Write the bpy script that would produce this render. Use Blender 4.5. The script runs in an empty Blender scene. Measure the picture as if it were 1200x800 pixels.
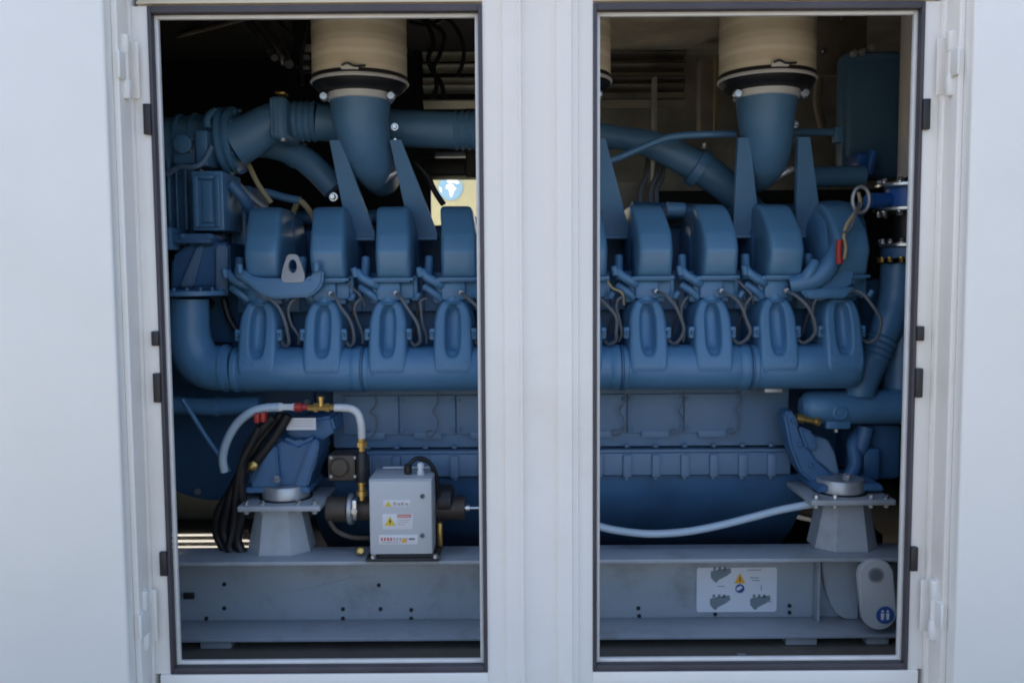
import bpy, bmesh, math, random
from mathutils import Vector, Matrix
random.seed(7)
PI = math.pi
sc = bpy.context.scene
COL = sc.collection

# ------------------------------------------------------------------ camera
F = 1040.0                      # focal length in pixels of a 1200 px wide frame
EYE = 1.60
CAMY = -2.6
pitch, roll = math.radians(4.25), math.radians(0.37)
R = Matrix.Rotation(PI/2 - pitch, 3, 'X') @ Matrix.Rotation(-roll, 3, 'Z')
cam_d = bpy.data.cameras.new('camera'); cam = bpy.data.objects.new('camera', cam_d); COL.objects.link(cam)
cam.matrix_world = Matrix.Translation((0, CAMY, EYE)) @ R.to_4x4()
cam_d.sensor_width = 36; cam_d.lens = F/1200*36
cam_d.clip_start = 0.05; cam_d.clip_end = 500
sc.camera = cam

def W(u, v, y):
    """measured point: picture coordinates on the vertical plane at depth y"""
    d = R @ Vector(((u-600)/F, -(v-400)/F, -1))
    t = (y - CAMY)/d.y
    return Vector((0, CAMY, EYE)) + d*t
def X(u, y=0, v=400): return W(u, v, y).x
def Z(v, y=0, u=600): return W(u, v, y).z
def S(y): return (y - CAMY)/F

# ------------------------------------------------------------------ materials
def mat(name, col, rough=0.5, metal=0.0, var=0.12, scale=6.0, bump=0.0, bscale=60, spec=0.5, coat=0.0, dirt=None, dscale=2.0, damt=0.5):
    m = bpy.data.materials.new(name); m.use_nodes = True
    nt = m.node_tree; n = nt.nodes; L = nt.links
    b = n['Principled BSDF']
    b.inputs['Roughness'].default_value = rough; b.inputs['Metallic'].default_value = metal
    b.inputs['Specular IOR Level'].default_value = spec; b.inputs['Coat Weight'].default_value = coat
    tc = n.new('ShaderNodeTexCoord')
    nz = n.new('ShaderNodeTexNoise'); nz.inputs['Scale'].default_value = scale; nz.inputs['Detail'].default_value = 6
    L.new(tc.outputs['Object'], nz.inputs['Vector'])
    mr = n.new('ShaderNodeMapRange'); mr.inputs['From Min'].default_value = .3; mr.inputs['From Max'].default_value = .7
    mr.inputs['To Min'].default_value = 1-var; mr.inputs['To Max'].default_value = 1+var
    L.new(nz.outputs['Fac'], mr.inputs['Value'])
    mx = n.new('ShaderNodeMix'); mx.data_type = 'RGBA'; mx.blend_type = 'MULTIPLY'; mx.inputs['Factor'].default_value = 1
    mx.inputs['A'].default_value = (*col, 1)
    L.new(mr.outputs['Result'], mx.inputs['B'])
    out = mx.outputs['Result']
    if dirt:
        n2 = n.new('ShaderNodeTexNoise'); n2.inputs['Scale'].default_value = dscale; n2.inputs['Detail'].default_value = 9; n2.inputs['Roughness'].default_value = .65
        L.new(tc.outputs['Object'], n2.inputs['Vector'])
        r2 = n.new('ShaderNodeMapRange'); r2.inputs['From Min'].default_value = .5; r2.inputs['From Max'].default_value = .75
        r2.inputs['To Max'].default_value = damt
        L.new(n2.outputs['Fac'], r2.inputs['Value'])
        m2 = n.new('ShaderNodeMix'); m2.data_type = 'RGBA'
        L.new(r2.outputs['Result'], m2.inputs['Factor']); L.new(out, m2.inputs['A']); m2.inputs['B'].default_value = (*dirt, 1)
        out = m2.outputs['Result']
    L.new(out, b.inputs['Base Color'])
    r3 = n.new('ShaderNodeMapRange'); r3.inputs['To Min'].default_value = max(.03, rough-.1); r3.inputs['To Max'].default_value = min(1, rough+.12)
    L.new(nz.outputs['Fac'], r3.inputs['Value']); L.new(r3.outputs['Result'], b.inputs['Roughness'])
    if bump:
        nb = n.new('ShaderNodeTexNoise'); nb.inputs['Scale'].default_value = bscale; nb.inputs['Detail'].default_value = 3
        L.new(tc.outputs['Object'], nb.inputs['Vector'])
        bp = n.new('ShaderNodeBump'); bp.inputs['Strength'].default_value = bump; bp.inputs['Distance'].default_value = .002
        L.new(nb.outputs['Fac'], bp.inputs['Height']); L.new(bp.outputs['Normal'], b.inputs['Normal'])
    return m

def banded(name, c1, c2, period, rough=.6):
    """cloth wrapped in horizontal bands with a fine vertical pleat"""
    m = mat(name, c1, rough, var=.08, scale=8)
    nt = m.node_tree; n = nt.nodes; L = nt.links
    b = n['Principled BSDF']
    src = b.inputs['Base Color'].links[0].from_socket
    tc = n.new('ShaderNodeTexCoord'); w = n.new('ShaderNodeTexWave'); w.bands_direction = 'Z'
    w.inputs['Scale'].default_value = 1/period*.314; w.inputs['Distortion'].default_value = .6; w.inputs['Detail'].default_value = 1
    L.new(tc.outputs['Object'], w.inputs['Vector'])
    r = n.new('ShaderNodeMapRange'); r.inputs['From Min'].default_value = .55; r.inputs['From Max'].default_value = 1; r.inputs['To Max'].default_value = .8
    L.new(w.outputs['Fac'], r.inputs['Value'])
    x = n.new('ShaderNodeMix'); x.data_type = 'RGBA'
    L.new(r.outputs['Result'], x.inputs['Factor']); L.new(src, x.inputs['A']); x.inputs['B'].default_value = (*c2, 1)
    L.new(x.outputs['Result'], b.inputs['Base Color'])
    return m

M = {}
M['white'] = mat('white enclosure paint', (.82,.80,.757), .40, var=.03, scale=1.2, bump=.35, bscale=3.5, dirt=(.62,.58,.48), dscale=1.4, damt=.35)
M['door'] = mat('white door paint', (.79,.795,.765), .36, var=.025, scale=.8, bump=.35, bscale=2.5, dirt=(.60,.60,.54), dscale=1.1, damt=.22)
M['cream'] = mat('lintel paint with warm bounce tint', (.60,.54,.42), .5, var=.05)  # warm ground bounce put into the lintel colour
M['seal'] = mat('dark rubber seal', (.06,.055,.065), .6, var=.2, bump=.2)
M['trim'] = mat('pale edge trim', (.70,.70,.68), .4, var=.06, scale=15)
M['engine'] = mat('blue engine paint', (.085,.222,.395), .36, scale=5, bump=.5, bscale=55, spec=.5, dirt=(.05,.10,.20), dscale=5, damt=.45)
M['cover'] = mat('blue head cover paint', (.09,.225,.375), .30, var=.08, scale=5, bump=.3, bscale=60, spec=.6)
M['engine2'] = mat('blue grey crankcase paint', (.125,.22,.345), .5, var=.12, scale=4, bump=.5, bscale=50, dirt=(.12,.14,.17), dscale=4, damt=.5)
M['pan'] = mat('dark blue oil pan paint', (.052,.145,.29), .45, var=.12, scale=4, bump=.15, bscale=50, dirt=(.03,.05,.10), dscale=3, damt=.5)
M['blue_bright'] = mat('bright blue valve paint', (.03,.14,.48), .4)
M['duct'] = mat('slate blue duct paint', (.088,.21,.355), .45, var=.1, bump=.1)
M['grey'] = mat('grey frame paint', (.37,.41,.45), .42, var=.05, scale=3, bump=.08, bscale=40, dirt=(.19,.18,.165), dscale=7, damt=.6)
M['box'] = mat('light grey cabinet paint', (.55,.58,.61), .4, var=.02)
M['steel'] = mat('bright steel', (.62,.64,.66), .25, .9, var=.1, scale=20)
M['zinc'] = mat('dull zinc', (.46,.48,.50), .42, .55, var=.12, scale=20)
M['brass'] = mat('brass', (.62,.42,.14), .32, .85, var=.15, scale=30)
M['black'] = mat('black rubber', (.012,.012,.013), .5, var=.2)
M['blacksteel'] = mat('black steel', (.02,.02,.023), .45, var=.2)
M['foam'] = mat('black acoustic lining', (.016,.016,.016), .9, var=.3, scale=12, bump=.5, bscale=40)
M['hazebrown'] = mat('brown lining lightened for haze', (.37,.33,.265), .7, var=.25, scale=5, dirt=(.08,.07,.06), dscale=2, damt=.6)  # brown grey, lightened to put the right-hand haze into the colour
M['floor'] = mat('dusty steel floor', (.16,.15,.125), .7, var=.2, scale=5, dirt=(.05,.045,.04), dscale=5, damt=.7)
M['lug'] = mat('pale lug paint', (.47,.49,.50), .5, var=.06)
M['dim'] = mat('dimmed copy of slats', (.20,.17,.13), .7, var=.2)  # dimmer copy of the slat colour
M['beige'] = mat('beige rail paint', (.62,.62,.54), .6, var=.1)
M['slat'] = mat('slats with daylight in colour', (.66,.60,.46), .45, .0, var=.15)  # daylight on the left slats put into their colour
M['tan'] = mat('tan wire', (.45,.37,.22), .5)
M['hose'] = mat('pale blue translucent hose', (.42,.54,.64), .3, var=.08, coat=.3)
M['hosewhite'] = mat('white hose', (.70,.74,.76), .3)
M['cable'] = mat('grey sensor cable', (.13,.15,.17), .5)
M['red'] = mat('red plastic', (.42,.035,.03), .45)
M['brown'] = mat('brown grey pump casting', (.075,.06,.048), .5, .2, var=.25, scale=20, bump=.3)
M['sticker'] = mat('white sticker', (.74,.76,.80), .4, var=.03)
M['print'] = mat('grey print', (.20,.24,.26), .6)
M['printpale'] = mat('pale print', (.50,.42,.40), .6)
M['orange'] = mat('orange print', (.85,.42,.04), .5)
M['yellow'] = mat('yellow print', (.80,.62,.05), .5)
M['redprint'] = mat('red print', (.62,.10,.06), .5)
M['blueprint'] = mat('blue print', (.03,.09,.28), .5)
M['cloth'] = banded('cream filter cloth', (.70,.62,.46), (.82,.76,.60), .05)
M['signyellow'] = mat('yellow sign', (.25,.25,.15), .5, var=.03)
M['globeblue'] = mat('sign sea blue', (.12,.25,.38), .5)
M['globewhite'] = mat('sign land white', (.55,.60,.62), .5)
M['concrete'] = mat('sunlit concrete', (.17,.155,.13), .85, var=.15, scale=2, bump=.3, bscale=30)

# ------------------------------------------------------------------ mesh building
class MB:
    def __init__(s): s.v = []; s.f = []; s.mi = []; s.mats = []
    def m(s, mt):
        if mt not in s.mats: s.mats.append(mt)
        return s.mats.index(mt)
    def add(s, vs, fs, mt):
        o = len(s.v); k = s.m(mt)
        s.v += [tuple(p) for p in vs]
        for f in fs: s.f.append([o+i for i in f]); s.mi.append(k)
    def box(s, x0, x1, y0, y1, z0, z1, mt, bev=0.0, T=None, seg=2):
        x0, x1 = min(x0,x1), max(x0,x1); y0, y1 = min(y0,y1), max(y0,y1); z0, z1 = min(z0,z1), max(z0,z1)
        bm = bmesh.new()
        bmesh.ops.create_cube(bm, size=1)
        for p in bm.verts:
            p.co = Vector(((x0+x1)/2+p.co.x*(x1-x0), (y0+y1)/2+p.co.y*(y1-y0), (z0+z1)/2+p.co.z*(z1-z0)))
        bev = min(bev, .45*min(x1-x0, y1-y0, z1-z0))
        if bev > 0: bmesh.ops.bevel(bm, geom=bm.edges[:], offset=bev, segments=seg, affect='EDGES', profile=.5)
        s.frombm(bm, mt, T)
    def frombm(s, bm, mt, T=None):
        bm.verts.index_update()
        vs = [(T @ p.co if T else p.co.copy()) for p in bm.verts]
        s.add(vs, [[q.index for q in f.verts] for f in bm.faces], mt)
        bm.free()
    def prism(s, pts, axis, a, b, mt, bev=0.0, T=None, seg=2):
        """polygon of 2D points, extruded along axis from a to b.  axis y: pts are (x,z); x: (y,z); z: (x,y)"""
        bm = bmesh.new()
        def mk(p, t):
            if axis == 'y': return (p[0], t, p[1])
            if axis == 'x': return (t, p[0], p[1])
            return (p[0], p[1], t)
        A = [bm.verts.new(mk(p, a)) for p in pts]; B = [bm.verts.new(mk(p, b)) for p in pts]
        n = len(pts)
        bm.faces.new(A); bm.faces.new(B[::-1])
        for i in range(n): bm.faces.new((A[i], B[i], B[(i+1)%n], A[(i+1)%n]))
        bmesh.ops.recalc_face_normals(bm, faces=bm.faces[:])
        if bev > 0: bmesh.ops.bevel(bm, geom=bm.edges[:], offset=bev, segments=seg, affect='EDGES', clamp_overlap=True)
        s.frombm(bm, mt, T)
    def loft(s, rings, mt, cap0=True, cap1=True):
        n = len(rings[0]); vs = [p for r in rings for p in r]; fs = []
        for k in range(len(rings)-1):
            for i in range(n):
                j = (i+1) % n
                fs.append((k*n+i, k*n+j, (k+1)*n+j, (k+1)*n+i))
        if cap0: fs.append(tuple(range(n))[::-1])
        if cap1: fs.append(tuple((len(rings)-1)*n+i for i in range(n)))
        s.add(vs, fs, mt)
    def tube(s, pts, r, mt, seg=14, res=6, cap=True, smooth=True):
        """pts: control points; r: number or list of radii (same length) or function of 0..1"""
        P = [Vector(p) for p in pts]
        Rr = r if isinstance(r, (list, tuple)) else None
        if smooth and len(P) > 2:
            Q = []; RR = []
            for i in range(len(P)-1):
                p0 = P[max(i-1,0)]; p1 = P[i]; p2 = P[i+1]; p3 = P[min(i+2,len(P)-1)]
                for k in range(res):
                    t = k/res
                    Q.append(.5*((2*p1)+(-p0+p2)*t+(2*p0-5*p1+4*p2-p3)*t*t+(-p0+3*p1-3*p2+p3)*t**3))
                    if Rr: RR.append(Rr[i]*(1-t)+Rr[i+1]*t)
            Q.append(P[-1]); 
            if Rr: RR.append(Rr[-1])
        else: Q = P; RR = list(Rr) if Rr else None
        n = len(Q)
        if not RR:
            RR = [r(i/(n-1)) if callable(r) else r for i in range(n)]
        tan = [(Q[min(i+1,n-1)]-Q[max(i-1,0)]).normalized() for i in range(n)]
        up = Vector((0,0,1)) if abs(tan[0].z) < .9 else Vector((0,1,0))
        nrm = (up - tan[0]*up.dot(tan[0])).normalized()
        rings = []
        for i in range(n):
            if i: nrm = (nrm - tan[i]*nrm.dot(tan[i])); nrm = nrm.normalized() if nrm.length > 1e-6 else tan[i].orthogonal().normalized()
            bn = tan[i].cross(nrm)
            rings.append([Q[i]+(nrm*math.cos(2*PI*k/seg)+bn*math.sin(2*PI*k/seg))*RR[i] for k in range(seg)])
        s.loft(rings, mt, cap, cap)
    def lathe(s, prof, org, ax, mt, seg=32, cap=True):
        """prof: [(radius, height along axis)]"""
        ax = Vector(ax).normalized(); a = ax.orthogonal().normalized(); b = ax.cross(a); org = Vector(org)
        s.loft([[org+ax*h+(a*math.cos(2*PI*k/seg)+b*math.sin(2*PI*k/seg))*r for k in range(seg)] for r, h in prof], mt, cap, cap)
    def bolt(s, p, ax, r, h, mt):
        ax = Vector(ax).normalized()
        s.lathe([(r*1.35,0),(r*1.35,h*.2)], p, ax, mt, 14)
        s.lathe([(r,h*.2),(r,h*.9),(r*.8,h)], p, ax, mt, 6)
    def build(s, name, parent=None, angle=35):
        me = bpy.data.meshes.new(name); me.from_pydata(s.v, [], s.f); me.validate()
        for m_ in s.mats: me.materials.append(M[m_])
        if len(me.polygons) == len(s.mi):
            me.polygons.foreach_set('material_index', s.mi)
        me.polygons.foreach_set('use_smooth', [True]*len(me.polygons))
        bm = bmesh.new(); bm.from_mesh(me); bmesh.ops.recalc_face_normals(bm, faces=bm.faces[:]); bm.to_mesh(me); bm.free()
        me.set_sharp_from_angle(angle=math.radians(angle))
        o = bpy.data.objects.new(name, me); COL.objects.link(o)
        if parent:
            o.parent = parent
            # geometry is written in world coordinates: cancel the parent's offset
            off = parent_world(parent)
            me.transform(Matrix.Translation(-off))
        else:
            b = [Vector(p) for p in s.v]
            lo = Vector((min(p.x for p in b), min(p.y for p in b), min(p.z for p in b)))
            hi = Vector((max(p.x for p in b), max(p.y for p in b), max(p.z for p in b)))
            c = Vector(((lo.x+hi.x)/2, (lo.y+hi.y)/2, lo.z))
            me.transform(Matrix.Translation(-c)); o.location = c
        return o
def parent_world(o):
    v = Vector((0,0,0))
    while o: v += o.location; o = o.parent
    return v
def tag(o, label=None, cat=None, group=None, kind=None):
    if label: o['label'] = label
    if cat: o['category'] = cat
    if group: o['group'] = group
    if kind: o['kind'] = kind
    return o
def thing(name, label, cat, loc, group=None):
    o = bpy.data.objects.new(name, None); COL.objects.link(o); o.location = loc
    o.empty_display_size = .1
    return tag(o, label, cat, group)
def sup(cx, cz, hw, hh, y, n=2.5, N=40, lean=0, zc=None):
    """superellipse ring in the xz plane"""
    out = []
    for k in range(N):
        a = 2*PI*k/N; c, s_ = math.cos(a), math.sin(a)
        x = cx + hw*math.copysign(abs(c)**(2/n), c); z = cz + hh*math.copysign(abs(s_)**(2/n), s_)
        out.append(Vector((x, y + lean*(z-(zc if zc is not None else cz)), z)))
    return out
def rect_ring(cx, hw, yf, yb, z, n=6, N=40, dx=0):
    out = []
    cy, hy = (yf+yb)/2, (yb-yf)/2
    for k in range(N):
        a = 2*PI*(k+.5)/N; c, s_ = math.cos(a), math.sin(a)
        out.append(Vector((cx+dx+hw*math.copysign(abs(c)**(2/n), c), cy+hy*math.copysign(abs(s_)**(2/n), s_), z)))
    return out
def bellows(r, n, depth):
    return lambda t: r + depth*(abs((t*n) % 1 - .5)*2)

FLOOR = EYE - 1.30

# ------------------------------------------------------------------ ground
g = MB(); g.add([(-60,-60,0),(60,-60,0),(60,60,0),(-60,60,0)], [(0,1,2,3)], 'concrete')
tag(g.build('ground'), kind='structure')

# ------------------------------------------------------------------ enclosure
enc = thing('generator_enclosure', 'white steel generator enclosure with two tall doorways either side of a ribbed post', 'enclosure', (0, 1.4, 0))
xl0, xl1 = X(187), X(568.5); xr0, xr1 = X(694.5), X(1073)
zt, zb = Z(5.0), Z(786.0)
EL, ER, BACK, ROOF = -3.6, 3.7, 2.8, 2.95
TH = .05
p = MB(); p.box(EL, X(150), 0, TH, .12, ROOF, 'white', .003); p.build('wall_panel', enc)
p = MB(); p.box(X(1114), ER, 0, TH, .12, ROOF, 'white', .003); p.build('wall_panel', enc)
# jambs: folded profile
def jamb(a, b, sgn):
    # a: outer u, b: gasket u; sgn +1 when gasket is to the right
    p = MB()
    e = X(a); f = X(b); q = f - sgn*.046
    p.box(min(e,q), max(e,q), -.022, .048, zb-.18, zt+.25, 'white', .006)
    p.box(min(q,f)+(0 if sgn>0 else 0), max(q,f), -.004, .046, zb, zt, 'white', .003)
    return p.build('side_jamb', enc)
jamb(150.5, 187, 1); jamb(1113.5, 1073, -1)
# centre post: folded ribbed section
a, b = xl1, xr0
wv = b - a
prof = [(0,-.004),(.17,-.004),(.18,-.016),(.31,-.016),(.325,-.024),(.345,-.024),(.355,-.010),(.66,-.010),(.67,-.026),(.80,-.026),(.81,-.016),(.86,-.016),(.87,-.004),(1,-.004)]
pts = [(a+wv*t, y) for t, y in prof] + [(b, .05), (a, .05)]
p = MB(); p.prism(pts, 'z', zb-.18, zt+.25, 'white', 0)
p.build('center_post', enc, angle=20)
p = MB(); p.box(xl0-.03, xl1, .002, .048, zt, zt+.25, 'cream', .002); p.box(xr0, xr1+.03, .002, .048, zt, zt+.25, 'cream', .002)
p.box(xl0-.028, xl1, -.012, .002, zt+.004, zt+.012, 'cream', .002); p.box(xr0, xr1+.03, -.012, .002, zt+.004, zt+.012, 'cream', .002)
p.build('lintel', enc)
p = MB(); p.box(EL, ER, -.03, .05, zt+.252, ROOF, 'white', .004); p.build('header_panel', enc)
p = MB(); p.box(xl0-.03, xl1, -.012, .048, .3, zb, 'white', .003); p.box(xr0, xr1+.03, -.012, .048, .3, zb, 'white', .003)
p.box(X(150), xl0-.03, .0, .048, .12, zb-.18, 'white'); p.box(EL, ER, -.03, .05, .12, .298, 'white', .004)
p.build('sill', enc)
# seals and trims
def frame_ring(x0, x1, z0, z1, w, y0, y1, mt, name, bev, h=None):
    h = h or w
    p = MB()
    p.box(x0, x0+w, y0, y1, z0, z1, mt, bev); p.box(x1-w, x1, y0, y1, z0, z1, mt, bev)
    p.box(x0+w-.001, x1-w+.001, y0+.0005, y1-.0005, z0, z0+h, mt, bev); p.box(x0+w-.001, x1-w+.001, y0+.0005, y1-.0005, z1-h, z1, mt, bev)
    return p.build(name, enc)
for x0, x1, side in ((xl0, xl1, 1), (xr0, xr1, -1)):
    sl = frame_ring(x0, x1, zb, zt, .0120, -.010, .016, 'seal', 'door_seal', .004, .021)
    frame_ring(x0+.0112, x1-.0112, zb+.0203, zt-.0203, .0115, .013, .030, 'trim', 'edge_trim', .003)
    for v0, v1 in ((120,156),(385,402),(434,468),(642,670)):
        q = MB(); e = x0 if side > 0 else x1
        q.box(e-side*.018, e+side*.004, -.018, .008, Z(v1), Z(v0), 'blacksteel', .003)
        q.build('seal_clip', sl)
# shell
p = MB(); p.box(EL, ER, .05, BACK, FLOOR-.06, FLOOR, 'floor'); p.build('floor_plate', enc)
# roof with coffer lines
p = MB(); p.box(EL-.02, ER+.02, -.05, BACK+.08, ROOF, ROOF+.06, 'white', .01); p.box(EL, .3, .052, BACK, ROOF-.05, ROOF-.002, 'foam'); p.box(.301, ER, .052, BACK, ROOF-.05, ROOF-.002, 'hazebrown'); p.build('roof_panel', enc)  # right part of the lining brown, standing in for haze
for xx, sgn in ((EL, 1), (ER, -1)):
    p = MB(); p.box(xx, xx-sgn*.05, 0, BACK+.05, .12, ROOF-.001, 'white'); p.box(xx, xx+sgn*.04, .052, BACK, FLOOR, ROOF-.052, 'foam'); p.build('end_wall', enc)
# inside lining of the front wall
p = MB()
for x0, x1 in ((EL+.05, xl0-.05), (xl1+.01, xr0-.01), (xr1+.05, ER-.05)):
    p.box(x0, x1, .051, .075, FLOOR+.01, ROOF-.06, 'foam')
p.build('wall_lining', enc)
# rear wall with a doorway and an unseen opening added for floor sun
yb0, yb1 = BACK, BACK+.05
dx0, dx1, dz1 = X(507, BACK), X(690, BACK), Z(208, BACK)
dz0 = FLOOR+.05
hx0, hx1, hz0, hz1 = -2.75, -2.15, EYE-.55, EYE+.34
p = MB()
def backbox(x0, x1, z0, z1, mt):
    p.box(x0, x1, yb0, yb0+.02, z0, z1, mt); p.box(x0, x1, yb0+.021, yb1, z0, z1, 'white')
backbox(EL, hx0, .12, ROOF-.01, 'foam'); backbox(hx0, hx1, .12, hz0, 'foam'); backbox(hx0, hx1, hz1, ROOF-.01, 'foam')
backbox(hx1, dx0, .12, ROOF-.01, 'foam'); backbox(dx0, dx1, .12, dz0, 'foam'); backbox(dx0, dx1, dz1, ROOF-.01, 'foam')
backbox(dx1, ER, .12, Z(225,BACK), 'foam'); backbox(dx1, ER, Z(225,BACK)+.001, ROOF-.01, 'hazebrown')  # upper right wall has the haze in its colour
p.build('rear_wall', enc)
for i in range(7):
    q = MB(); zq = hz0 + (hz1-hz0)*(i+.5)/7; q.box(hx0+.001, hx1-.001, yb0+.01, yb0+.03, zq-.030, zq+.030, 'dim', .003); q.build('sun_break_bar', enc)  # unseen bars added to break up the sun patch
# rear louvre and shelf rails seen above the pipes
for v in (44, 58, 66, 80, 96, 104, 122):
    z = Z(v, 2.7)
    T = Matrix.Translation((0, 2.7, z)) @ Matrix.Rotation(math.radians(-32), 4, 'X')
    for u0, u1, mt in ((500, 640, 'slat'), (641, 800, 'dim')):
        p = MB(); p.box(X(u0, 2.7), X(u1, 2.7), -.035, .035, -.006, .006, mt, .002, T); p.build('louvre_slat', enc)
p = MB(); z = Z(180, 2.72)
p.box(X(512,2.6), X(556,2.6), 2.6, 2.66, Z(183.5,2.6), Z(177.5,2.6), 'zinc', .003); p.build('wall_bar', enc)
p = MB(); p.box(X(763,2.6), X(768,2.6), 2.58, 2.64, Z(215,2.6), Z(92,2.6), 'beige', .004); p.build('wall_stud', enc)
p = MB(); p.box(X(834,2.2), X(838,2.2), 2.2, 2.22, Z(160,2.2), Z(70,2.2), 'tan', .003); p.box(X(818,2.4), X(836,2.4), 2.4, 2.5, Z(160,2.4), Z(72,2.4), 'hazebrown', .004); p.build('wall_conduit', enc)
# roof struts on the left
for (u0, v0, u1, v1, w) in ((287,22,322,68,.018),(310,22,339,76,.022),(293,24,330,72,.008),(325,22,352,55,.012),(345,20,366,48,.012),(232,36,285,22,.014)):
    q = MB(); A = W(u0, v0, 2.1); B = W(u1, v1, 1.7)
    q.tube([A + (A-B)*.5, B], w, 'zinc' if w > .015 else 'hazebrown', 8, smooth=False); q.build('roof_strut', enc)

# doors swung fully open against the front wall
def door(sgn, x_edge, y0, y1, far, name_label):
    e = MB()
    # skin panel with raised border at the free edge
    e.box(min(x_edge, far), max(x_edge, far), y0, y1, .32, 2.82, 'door', .008, seg=3)
    root = e.build('door', enc)
    root['label'] = name_label
    r = MB()
    xe = x_edge
    # edge channel between the hinge leaves (return flange)
    r.box(min(xe+sgn*.0, xe+sgn*.018), max(xe, xe+sgn*.018), y0+.045, y1+.012, .33, 2.80, 'white', .004)
    r.build('edge_flange', root)
    return root
XL = X(120, -.14, 100); XR = X(1142, -.14, 100)
dl = door(1, (X(120,-.14,60)+X(152,-.14,760))/2, -.14, -.03, EL+.3, 'left open door, plain white face')
dr = door(-1, (X(1143,-.14,60)+X(1117,-.14,760))/2, -.14, -.03, ER-.3, 'right open door, plain white face')
xdoor = {1: (X(120,-.14,60)+X(152,-.14,760))/2, -1: (X(1143,-.14,60)+X(1117,-.14,760))/2}
def hinge(u, v, y, sgn, root):
    h = MB(); c = W(u, v, y); k = S(y)
    z0, z1 = c.z-36*k, c.z+36*k
    h.lathe([(.0125,0),(.0145,.003),(.0145,21*k),(.0125,22*k)], (c.x, y-.012, z1-22*k), (0,0,1), 'door', 18)
    h.lathe([(.0125,0),(.0145,.003),(.0145,20*k),(.0125,22*k)], (c.x, y-.012, z0), (0,0,1), 'door', 18)
    h.lathe([(.0115,0),(.0115,28*k)], (c.x, y-.012, z0+22*k), (0,0,1), 'white', 18)
    h.box(xdoor[sgn]+sgn*.0182, xdoor[sgn]+sgn*.0265, -.108, -.040, z0+20*k, z1-22*k, 'door', .003); h.box(min(xdoor[sgn]+sgn*.0182, c.x), max(xdoor[sgn]+sgn*.0182, c.x), y-.020, y-.010, z0+22.5*k, z1-22.5*k, 'door', .003)   # leaf on the door
    h.box(c.x-sgn*.004, c.x+sgn*.024, -.0235, -.0222, z0+4*k, z1-4*k, 'white', .0015)       # leaf on the jamb
    h.build('door_hinge', root)
hinge(149, 80, -.045, 1, dl); hinge(171, 724, -.045, 1, dl)
hinge(1112, 76, -.045, -1, dr); hinge(1092, 712, -.045, -1, dr)
for u, v, rt in ((137, 396, dl), (1127, 390, dr)):
    q = MB(); q.bolt(W(u, v, -.06), (1 if u < 600 else -1, -.4, 0), .006, .012, 'door'); q.build('rivet', rt)

# ------------------------------------------------------------------ yellow sign beyond the rear doorway
ys = 4.3
sg = thing('yellow_sign', 'yellow board with a blue and white globe, seen through the rear doorway', 'sign', (X(530, ys), ys, 0))
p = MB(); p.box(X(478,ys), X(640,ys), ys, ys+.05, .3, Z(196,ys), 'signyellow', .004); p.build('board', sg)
p = MB()
c = W(528, 220.5, ys-.004); r = 14.2*S(ys)
p.lathe([(r,0),(r,.006)], (c.x, ys-.008, c.z), (0,1,0), 'globeblue', 40)
def blob(pts, y, mt): 
    p.prism([(c.x+a*r, c.z-b*r) for a, b in pts], 'y', y, y+.003, mt)
blob([(-.35,-.25),(-.1,-.35),(.2,-.3),(.35,-.05),(.5,0),(.25,.3),(.15,.65),(0,.75),(-.1,.45),(-.15,.1),(-.4,.05)], ys-.0115, 'globewhite')
blob([(-.3,-.7),(.1,-.85),(.5,-.7),(.75,-.4),(.5,-.3),(.3,-.42),(0,-.4),(-.25,-.45)], ys-.0115, 'globewhite')
blob([(-.92,-.15),(-.7,0),(-.72,.4),(-.88,.2)], ys-.0115, 'globewhite')
p.build('globe_emblem', sg)
p = MB()
for u in (484, 634): p.box(X(u,ys)-.03, X(u,ys)+.03, ys+.052, ys+.10, 0, Z(200,ys), 'zinc', .004)
p.build('sign_post', sg)

# ------------------------------------------------------------------ base frame
fy0, fy1 = .40, .57
bf = thing('base_frame', 'grey steel base frame with long channel rails under the blue engine', 'base frame', (0, 1.2, FLOOR))
zf = EYE-.98
def rail(y0, y1, m_, flip=False):
    p = MB(); x0, x1 = -3.3, X(1000, fy1)
    zt_, zb_ = zf, (FLOOR+.001 if flip else FLOOR+.035)
    p.box(x0, x1+.25, y0, y1, zt_-.014, zt_, m_, .003)
    yw = y1 if not flip else y0
    p.box(x0, x1+.25, yw-.006, yw+.006, zb_+.0142, zt_-.0142, m_, .001)
    p.box(x0, x1+.25, y0, y1, zb_, zb_+.014, m_, .003)
    return p.build('rail', bf)
rl = rail(fy0, fy1, 'grey')
rb = rail(2.10, 2.25, 'beige', True)
yw = fy1-.006
# inner lip line, stiffener, curved gusset
p = MB(); x = X(967, .5)
p.box(x-.004, x+.004, fy0+.11, yw-.001, FLOOR+.0505, zf-.0145, 'grey', .002); p.build('stiffener', bf)
p = MB(); zc = FLOOR+.05
arc = [(X(972,.5)+.10*(1-math.cos(t)), zf-.016-(zf-.016-zc)*math.sin(t)) for t in [i*PI/2/10 for i in range(11)]]
pts = arc + [(X(1018,.5), zc), (X(1018,.5), zf-.016)]
p.prism(pts, 'y', yw-.03, yw-.012, 'grey', .004); p.build('gusset', bf)
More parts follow.
